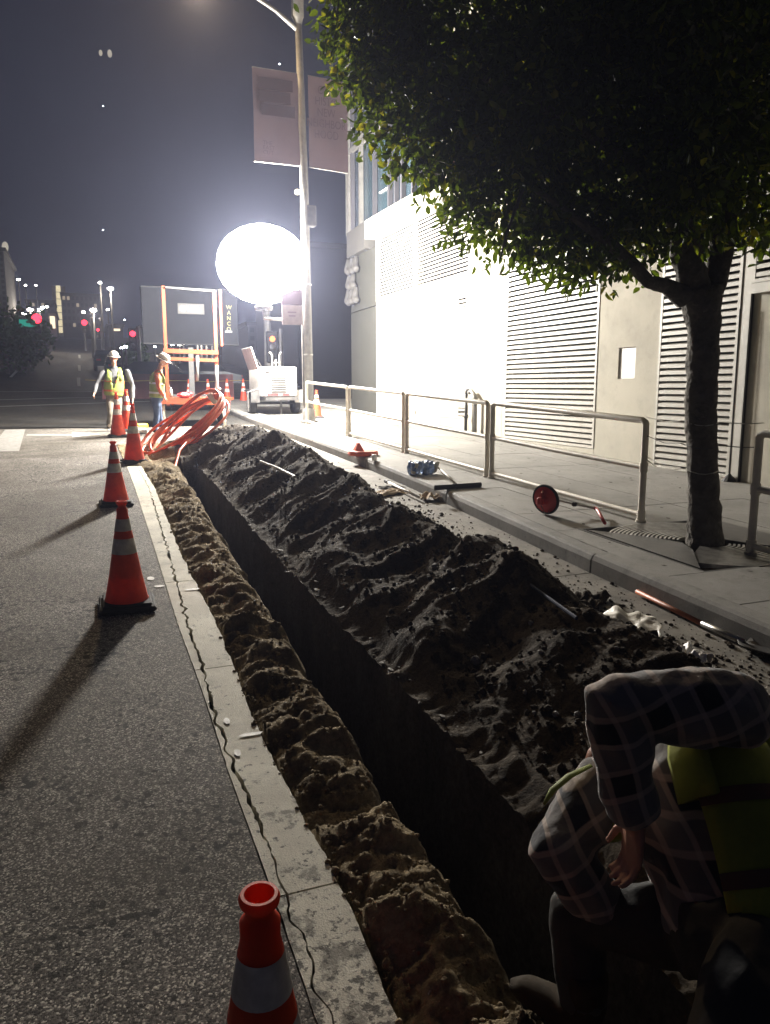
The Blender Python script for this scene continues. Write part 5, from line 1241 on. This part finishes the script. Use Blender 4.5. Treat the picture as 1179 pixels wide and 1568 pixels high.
# shovel with orange handle by the curb
a = atG(975, 912) + Vector((0, 0, .03)); b = atG(1075, 962) + Vector((0, 0, .03)); c3 = atG(1138, 990) + Vector((0, 0, .03)); sh = thing('shovel', (a + b) / 2, 'shovel with orange handle lying along the foot of the curb', 'shovel')
mb = MB(); mb.tube([a, b], .017, 10); mb.build('handle', M['dull_wood'], sh, smooth=True)
mb = MB(); mb.tube([b, b.lerp(c3, .4), c3], [.019, .02, .017], 10); mb.build('socket', M['steel'], sh, smooth=True)
d = (c3 - b).normalized(); s_ = Vector((-d.y, d.x, 0)); mb = MB(); vs = []
for i in range(6):
    t = i / 5; wv = .1 * (1 - t ** 3) * (1 if i else .5)
    for j in range(5): u = -1 + j / 2; vs.append(c3 + d * t * .3 + s_ * u * wv + Vector((0, 0, .03 * u * u - .012)))
mb.add(vs, [(i * 5 + j, i * 5 + j + 1, i * 5 + 6 + j, i * 5 + 5 + j) for i in range(5) for j in range(4)]); bl_ = mb.build('blade', M['steel_dark'], sh, smooth=True)
bl_.modifiers.new('s', 'SOLIDIFY').thickness = .004
# broom handle and cloths in the gutter
a = atG(592, 743) + Vector((0, 0, .05)); b = atG(642, 768) + Vector((0, 0, .05)); br_ = thing('paint_stick', (a + b) / 2, 'white marking stick lying on cloths in the gutter', 'stick')
mb = MB(); mb.tube([a, b], .017, 8); mb.build('tube', M['white'], br_, smooth=True)
mb = MB(); mb.tube([a - (b - a) * .04, a + (b - a) * .05], .026, 8); mb.build('cap', M['black'], br_)
def rag(name, px, py, sx, sy, h, m, lab, seed, base=0, cat='cloth', rz=0):
    c = atG(px, py, base); n_ = 24; mb = MB(); vs = []; ca, sa = math.cos(rz), math.sin(rz)
    for j in range(n_ + 1):
        for i in range(n_ + 1):
            u, v = i / n_ * 2 - 1, j / n_ * 2 - 1
            k = 1 + .3 * noise.noise(Vector((u * 2, v * 2, seed)))
            x, y = u * sx * k, v * sy * k; X, Y = x * ca - y * sa, x * sa + y * ca
            z = .006 + h * max(0, .45 + noise.noise(Vector((u * 2.2, v * 2.2, seed + 5))) + .14 * noise.noise(Vector((u * 5, v * 5, seed + 9)))) * (1 - .3 * max(abs(u), abs(v)))
            vs.append((X, Y, z + SL * Y))
    mb.add(vs, [(j * (n_ + 1) + i, j * (n_ + 1) + i + 1, (j + 1) * (n_ + 1) + i + 1, (j + 1) * (n_ + 1) + i) for j in range(n_) for i in range(n_)])
    me = mb.mesh(name, M[m], True); o = bpy.data.objects.new(name, me); COL.objects.link(o); o.location = c; o.modifiers.new('s', 'SOLIDIFY').thickness = .003
    return tag(o, lab, cat)
rag('cloth', 592, 757, .3, .13, .06, 'cloth', 'tan crumpled cloth under the white marking stick in the gutter', 1, rz=.4)
rag('cloth', 662, 766, .14, .12, .12, 'cloth', 'brown twisted cloth against the curb joint below the squeegee', 3, rz=-.3)
rag('plastic_sheet', 600, 748, .16, .08, .04, 'hoodie', 'dark wet sheet beside the white marking stick', 8, cat='sheet')
rag('plastic_sheet', 628, 800, .2, .16, .05, 'plastic_sheet', 'grey plastic scrap half buried at the right foot of the heap', 5, rz=.2, cat='plastic scrap')
rag('paper_sack', 955, 970, .34, .2, .07, 'plastic_sheet', 'pale torn sack lying against the heap behind the crouching worker', 6, rz=.9, base=.05, cat='sack')
rag('paper_sack', 1048, 1012, .10, .10, .10, 'white', 'bright white bag crumpled just above the plaid shoulder', 7, base=.1, cat='bag')
rag('plastic_sheet', 900, 925, .2, .1, .08, 'soil_dark', 'dark torn sheet on the concrete left of the shovel', 12, rz=.6, cat='sheet')
rag('paper_scrap', 707, 842, .1, .05, .06, 'white', 'white paper scrap on the heap beside the wooden stake', 14, base=.2, cat='scrap')
rag('paper_scrap', 748, 862, .12, .05, .05, 'white', 'white paper scrap right of the wooden stake', 15, base=.16, cat='scrap')
a = atG(721, 862, .25); mb = MB(); mb.box(a + Vector((0, 0, .04)), (.035, .02, .2), rotm('Y', .08), taper=.8); tag(mb.build('wooden_stake', M['wood'], origin=a), 'short wooden stake stuck in the ridge of the heap', 'stake')
a = atG(752, 866, .30); b = atG(882, 968, .36); mb = MB(); mb.tube([a + Vector((0, 0, .06)), b + Vector((0, 0, .07))], [(.011, .008)] * 2, 8); tag(mb.build('blue_bar', M['blue'], origin=(a + b) / 2), 'dark blue bar lying down the near end of the heap', 'bar')
a = atG(399, 716, .46); b = atG(452, 738, .5); mb = MB(); mb.tube([a + Vector((0, 0, .07)), (a + b) / 2 + Vector((0, 0, .07)), b + Vector((0, 0, .05))], .014, 8); tag(mb.build('white_rod', M['white'], origin=a), 'thin white rod lying on the far part of the heap', 'rod')
c = atG(216, 655); mb = MB(); mb.box(c + Vector((0, 0, .05)), (.3, .18, .1), rotm('Z', .5), bev=.02); tag(mb.build('yellow_block', M['yellow'], origin=c), 'yellow block on the asphalt between the two far workers', 'block')
c = atG(216, 664); mb = MB(); mb.box(c + Vector((0, 0, .06)), (.26, .24, .12), rotm('Z', .2), bev=.03); tag(mb.build('bucket_lid', M['white'], origin=c), 'white tub on the asphalt in front of the yellow block', 'tub')
rr = random.Random(21); mb = MB()
for _ in range(170):
    x = rr.uniform(3.9, 7.8); y = 3 + 13 * rr.random() ** 1.4; a_ = rr.uniform(0, 6.3); L_ = rr.uniform(.018, .04); d_ = Vector((math.cos(a_), math.sin(a_), SL * math.sin(a_))); e_ = Vector((-d_.y, d_.x, .15)) * .45
    if x < interp(CURB, y) + .1: continue
    c_ = Vector((x, y, gz(y) + .162)); mb.add([c_ - d_ * L_, c_ + e_ * L_, c_ + d_ * L_, c_ - e_ * L_], [(0, 1, 2, 3)])
tag(mb.build('fallen_leaves', M['boot']), 'dark fallen leaves and specks of dirt on the sidewalk', 'leaf litter', kind='stuff')

# ------------------------------------------------------------------ far street scene
def lightpost(px, py, Y, m, lab, r=.22, pole=True, arm=0, group='far street lights'):
    c = atY(px, py, Y); t = thing('street_lamp', (c.x + arm, Y, gz(Y)), lab, 'street light', group)
    if pole:
        mb = MB(); mb.tube([(c.x + arm, Y, gz(Y)), (c.x + arm, Y, c.z)], [.11, .06], 6); mb.build('pole', M['steel_dark'], t)
        if arm: mb = MB(); mb.tube([(c.x + arm, Y, c.z), (c.x, Y, c.z + .1)], .05, 6); mb.build('arm', M['steel_dark'], t)
    mb = MB(); mb.ball(c, (r * .85, r * .5, r * .5), 10); mb.build('lamp', M[m], t)
L = [(28, 428, 90, 'e_white', .2), (39, 437, 100, 'e_white', .15), (55, 437, 100, 'e_white', .13), (153, 433, 70, 'e_white', .17), (169, 442, 70, 'e_white', .28), (23, 478, 95, 'e_white', .2), (37, 480, 80, 'e_white', .22), (46, 474, 85, 'e_white', .32), (61, 475, 85, 'e_white', .3), (65, 471, 100, 'e_cool', .25), (72, 470, 100, 'e_white', .2), (128, 478, 90, 'e_white', .22), (143, 475, 80, 'e_white', .35), (165, 474, 100, 'e_white', .2), (27, 505, 80, 'e_cool', .2), (35, 503, 90, 'e_cool', .16), (158, 352, 150, 'e_cool', .12), (158, 162, 160, 'e_cool', .12), (428, 98, 150, 'e_cool', .2)]
desc = ['highest lamp of the left cluster', 'lamp right of the highest one', 'third lamp of the high left row', 'small lamp above the amber one', 'bright lamp with bracket over the hill street', 'leftmost lamp over the parked cars', 'pale lamp over the green sign', 'wide bright lamp over the street sign', 'bright lamp over the large red signal', 'small cool lamp right of the wide ones', 'tiny lamp nearest the lit tower', 'lamp left of the twin red signals', 'wide bright lamp above the middle signal', 'small lamp right of the wide bright one', 'low cool lamp among the parked cars', 'low lamp over the dark bush', 'faint high speck left of the balloon', 'faint speck high in the sky', 'faint speck above the left banner']
for (px, py, Y, m, r), d_ in zip(L, desc): lightpost(px, py, Y, m, d_ + ', far down the street', r, pole=py > 400)
for i, (px, py, Y, r) in enumerate([(154, 81, 160, .55), (168, 82, 160, .7), (8, 378, 150, .9)]):
    c = atY(px, py, Y); mb = MB(); mb.ball(c, (r * .6, r * .5, r), 8); tag(mb.build('tower_light', emat('e_tower_l', (1, .9, .7), .3), origin=c), ['left of the two faint lights high in the dark sky', 'right of the two faint lights high in the dark sky', 'faint blurred light at the left edge of the sky'][i], 'light')
rr = random.Random(33)
for i in range(16):
    px, py = rr.uniform(4, 205), rr.uniform(462, 512)
    c = atY(px, py, rr.uniform(150, 220)); mb = MB(); mb.ball(c, rr.uniform(.12, .3), 6); tag(mb.build('city_light', M['e_dim_lamp'] if i % 3 else M['e_cool'], origin=c), 'tiny distant city light beyond the hill street', 'light', 'tiny distant city lights')
# signals
def signal(px, py, Y, lab, lit='e_red', arm_to=None, pole=True, r=.3):
    c = atY(px, py, Y); px_ = c.x + (arm_to if arm_to else .35)
    t = thing('traffic_signal', (px_, Y, gz(Y)), lab, 'traffic light', 'far traffic signals')
    mb = MB(); mb.box(c + Vector((0, .14, -.3)), (.42, .2, 1.2), bev=.03); hd = mb.build('signal_head', M['black'], t)
    for k in (1, 2): mb = MB(); mb.ball(c + Vector((0, .03, -.32 * k)), (.13, .05, .13), 10); mb.build('dark_lens', M['steel_dark'], hd)
    mb = MB(); mb.ball(c, (r, .1, r), 14); mb.build('lit_lens', M[lit], hd)
    mb = MB(); mb.tube([(px_, Y + .1, gz(Y)), (px_, Y + .1, c.z + .4)], [.12, .09], 8); mb.build('pole', M['steel_dark'], t)
    if arm_to: mb = MB(); mb.tube([(px_, Y + .1, c.z - .3), ((px_ + c.x) / 2, Y + .1, c.z + .1), (c.x, Y + .1, c.z + .15)], .06, 6); mb.build('mast_arm', M['galv'], t)
    return t, c
t, c = signal(56, 488, 55, 'big red traffic signal on a mast arm at the left', arm_to=-4.2, r=.3)
sn = thing('street_name_sign', c + Vector((-1, 0, 0)), 'green street name sign hanging left of the big red signal', 'sign')
a = atY(29, 492, 54.9); b = atY(55, 498, 54.9); mb = MB(); mb.box((a + b) / 2, (b.x - a.x, .05, .45)); mb.build('plate', M['e_green'], sn)
signal(129, 494, 75, 'red traffic signal in the middle of the uphill street', r=.24, arm_to=.6); signal(67, 506, 80, 'small red signal under the big one', r=.16)
signal(150, 505, 90, 'tiny red signal farthest up the street', r=.14); signal(203, 511, 45, 'red signal over the left edge of the dark panel', r=.15, arm_to=.3); signal(68, 513, 85, 'amber light low beside the parked truck', lit='e_orange', r=.15)
tp_, c = signal(417, 519, 30, 'orange pedestrian hand signal under the balloon', lit='e_orange', r=.11)
c = atY(409, 470, 30.3); mb = MB(); mb.tube([(c.x, 30.3, gz(30) + .0), (c.x - .03, 30.3, 6.2)], [.16, .12], 10); tag(mb.build('signal_pole', M['galv'], origin=(c.x, 30.3, gz(30))), 'pale steel pole rising behind the generator into the glare', 'pole')
# lit tower slit
c = atY(90, 475, 150); mb = MB()
lt = thing('lit_tower', (c.x, 150, gz(150)), 'slender lit stair tower beyond the hill street', 'tower')
mb = MB(); a = atY(87, 438, 150); b = atY(96, 512, 150); mb.box(((a.x + b.x) / 2, 151, (a.z + gz(150)) / 2), (2.2, 2, a.z - gz(150))); mb.build('shaft', M['building_pale'], lt)
for k in range(7):
    p = atY(89 + k * .6, 442 + k * 10.5, 149.8); mb = MB(); mb.box(p, (.75, .1, 1.05)); mb.build('window', M['e_tower'], lt)
# buildings
def building(name, x0, x1, Y, ztop, m, lab, rows=0, cols=0, lit=.1, depth=12, wm='void'):
    t = thing(name, ((x0 + x1) / 2, Y, gz(Y)), lab, 'building'); zb = gz(Y) - 1
    mb = MB(); mb.box(((x0 + x1) / 2, Y + depth / 2, (zb + ztop) / 2), (x1 - x0, depth, ztop - zb)); mb.build('walls', M[m], t)
    mb = MB(); mb.box(((x0 + x1) / 2, Y + depth / 2, ztop + .15), (x1 - x0 + .4, depth + .4, .3)); mb.build('roof_edge', M['building'], t)
    r_ = random.Random(int(x0 * 7 + Y))
    if rows:
        dw = (x1 - x0) / cols; dh = (ztop - gz(Y) - 1.5) / rows
        me1 = MB().box((0, 0, 0), (dw * .6, .12, dh * .55)).mesh('window', M[wm]); me2 = MB().box((0, 0, 0), (dw * .6, .12, dh * .55)).mesh('window', M['e_dim'])
        for i in range(rows):
            for j in range(cols):
                place(me2 if r_.random() < lit else me1, 'window', t, Vector((x0 + dw * (j + .5), Y - .02, gz(Y) + 1.5 + dh * (i + .5))) - parent_origin(t))
    return t
def bx(px0, px1, Y): return atY(px0, 500, Y).x, atY(px1, 500, Y).x
x0, x1 = bx(97, 158, 130); building('apartment_block', x0, x1, 130, atY(120, 452, 130).z, 'building', 'long dark apartment block with faint window grid over the hill', 5, 9, .16)
x0, x1 = bx(42, 86, 140); building('shop_building', x0, x1, 140, atY(60, 462, 140).z, 'building', 'low dark block left of the lit tower', 4, 6, .1)
x0, x1 = bx(76, 87, 120); t = building('corner_shop', x0, x1, 120, atY(80, 480, 120).z, 'building_pale', 'small pale lit shop front beside the lit tower')
mb = MB(); a = atY(76, 484, 119.5); b = atY(85, 503, 119.5); mb.box((a + b) / 2, (b.x - a.x, .1, a.z - b.z)); mb.build('lit_sign', M['e_window'], t)
x0, x1 = bx(165, 188, 100); t = building('petrol_kiosk', x0, x1, 100, atY(175, 500, 100).z, 'building', 'small dark kiosk with a lit canopy up the street')
mb = MB(); a = atY(172, 503, 99); b = atY(184, 507, 99); mb.box((a + b) / 2, (b.x - a.x, .2, .25)); mb.build('lit_canopy', M['e_window'], t)
x0, x1 = bx(-60, 14, 75); building('office_block', x0, x1, 75, atY(5, 385, 75).z, 'building', 'tall dark office block at the left picture edge with tiny lights', 16, 9, .12)
x0, x1 = bx(380, 455, 60); building('warehouse', x0, x1, 60, atY(420, 500, 60).z, 'building', 'dark low warehouse behind the generator', 3, 7, .0)
x0, x1 = bx(455, 620, 48); building('dark_block', x0, x1, 48, atY(500, 380, 48).z, 'building', 'tall unlit block seen between lamp pole and white building')
x0, x1 = bx(215, 380, 85); building('parking_structure', x0, x1, 85, atY(300, 505, 85).z, 'building', 'long dark parking building behind the message board', 2, 12, .08)
# lights under the message board
for i, (px, py, r, m) in enumerate([(264, 528, .1, 'e_cool'), (274, 529, .08, 'e_white'), (280, 528, .08, 'e_white'), (302, 525, .22, 'e_cool'), (308, 524, .26, 'e_cool'), (316, 526, .16, 'e_cool'), (325, 523, .13, 'e_cool'), (186, 533, .1, 'e_cool'), (192, 531, .14, 'e_cool'), (237, 531, .09, 'e_cool')]):
    lightpost(px, py, 48, m, ['leftmost low lamp under the dark panel', 'second low lamp under the dark panel', 'third low lamp under the dark panel', 'left lamp of the bright white group under the panel', 'brightest lamp of the white group under the panel', 'right lamp of the white group under the panel', 'low lamp beside the right orange upright', 'low cool lamp above the left worker, left one', 'low cool lamp above the left worker, right one', 'low cool lamp above the orange sleeved worker'][i], r, True)
# red water barriers
bm = MB(); bm.hexa([(-.95, -.22, 0), (.95, -.22, 0), (.95, .22, 0), (-.95, .22, 0), (-.95, -.09, 1.0), (.95, -.09, 1.0), (.95, .09, 1.0), (-.95, .09, 1.0)]); bme = bm.mesh('shell', M['red_dull'])
bf = MB(); bf.box((0, 0, .09), (1.6, .52, .1)).mesh('foot', M['red_dull']); bfe = bf.mesh('foot', M['red_dull'])
for i in range(5):
    x = atY(193 + i * 32, 575, 33).x; t = thing('road_barrier', (x, 33, gz(33)), ['leftmost red plastic barrier behind the workers', 'second red barrier from the left', 'third red barrier from the left, under the panel', 'fourth red barrier from the left', 'rightmost red barrier by the crank post'][i], 'barrier', 'red plastic barriers across the street')
    place(bme, 'shell', t); place(bfe, 'foot', t)
# parked cars
def car(px, Y, lab, rz=0, m='car', sc=1.0):
    x = atY(px, 530, Y).x; t = thing('parked_car', (x, Y, gz(Y)), lab, 'car', 'cars parked up the street', rz)
    mb = MB(); prof = [(-2.2, .35), (-2.25, .75), (-1.5, .95), (-.9, 1.42), (.7, 1.45), (1.4, 1.0), (2.15, .85), (2.25, .4)]
    n_ = len(prof); vs = [(s * .88 * (1 if z < 1.1 else .82), y, z) for s in (-1, 1) for y, z in prof]
    mb.add(vs, [tuple(range(n_)), tuple(range(2 * n_ - 1, n_ - 1, -1))] + [(i, n_ + i, n_ + (i + 1) % n_, (i + 1) % n_) for i in range(n_)]); local(mb, 'body', M[m], t)
    for s in (-1, 1):
        for y in (-1.35, 1.35): mb = MB(); mb.lathe([(0, -.1), (.33, -.1), (.33, .1), (0, .1)], 14, (s * .8, y, .33), rotm('Y', R(90))); local(mb, 'wheel', M['rubber'], t)
        mb = MB(); mb.box((s * .62, -2.26, .72), (.3, .05, .13)); local(mb, 'tail_light', M['lens_red'], t)
    mb = MB(); mb.box((0, -1.24, 1.2), (1.25, .04, .4), rotm('X', R(-52))); local(mb, 'rear_window', M['glass'], t)
    return t
car(49, 72, 'dark car parked left of the uphill street'); car(30, 62, 'nearer dark car at the left side under the bush'); car(182, 52, 'dark car behind the left worker'); car(163, 58, 'dark car left of the worker hard hat', m='void')
car(230, 40, 'dark car behind the message board', R(80)); car(300, 42, 'dark car behind the trailer frame', R(85))
for k_, (px, py, Y, r) in enumerate(((169, 442, 70, 1), (46, 474, 85, 1), (143, 475, 80, 1), (169, 442, 48, .35))):
    sl_ = bpy.data.lights.new('far_lamp', 'POINT'); sl_.energy = 750 * r; sl_.color = (1, .88, .7); sl_.shadow_soft_size = .3
    so_ = bpy.data.objects.new('far_lamp', sl_); COL.objects.link(so_); so_.location = atY(px, py, Y) - Vector((0, .5, .5)) if k_ < 3 else atY(308, 524, 48) + Vector((0, -.6, 0))
# bushes by the street
def bush(px, py, Y, r, lab):
    c = atY(px, py, Y); t = thing('street_bush', (c.x, Y, gz(Y)), lab, 'tree'); mb = MB(); mb.tube([(c.x, Y, gz(Y)), (c.x, Y, c.z)], .12, 6); mb.build('trunk', M['bark'], t)
    rr = random.Random(px); mb = MB()
    for _ in range(900):
        d = Vector((rr.gauss(0, 1), rr.gauss(0, 1), rr.gauss(0, .8))).normalized() * r * rr.random() ** .35 * rr.uniform(.7, 1.15); p = c + d
        a = Vector((rr.gauss(0, 1), rr.gauss(0, 1), rr.gauss(0, 1))).normalized() * .22; b = Vector((rr.gauss(0, 1), rr.gauss(0, 1), rr.gauss(0, 1))).normalized() * .15
        mb.add([p - a, p + b, p + a, p - b], [(0, 1, 2, 3)])
    o = mb.build('crown', M['far_leaf'], t); o['kind'] = 'stuff'
bush(35, 515, 58, 2.0, 'bushy street tree among the parked cars at the left'); bush(8, 520, 55, 2.6, 'dark street tree at the left picture edge'); bush(205, 545, 50, .9, 'small dark bush behind the workers')

# ------------------------------------------------------------------ haze volume added to make the glow round the balloon light
hz = MB(); hz.box((0, 160, 20), (300, 400, 62)); ho = hz.build('haze', None); ho.data.materials.clear()
hm = bpy.data.materials.new('haze'); hm.use_nodes = True; nt = hm.node_tree; nt.nodes.clear()
pv = N(nt, 'ShaderNodeVolumePrincipled'); pv.inputs['Density'].default_value = .0013; pv.inputs['Color'].default_value = (.66, .71, 1, 1); pv.inputs['Anisotropy'].default_value = .72
ou = N(nt, 'ShaderNodeOutputMaterial'); nt.links.new(pv.outputs[0], ou.inputs['Volume']); ho.data.materials.append(hm); ho['kind'] = 'stuff'
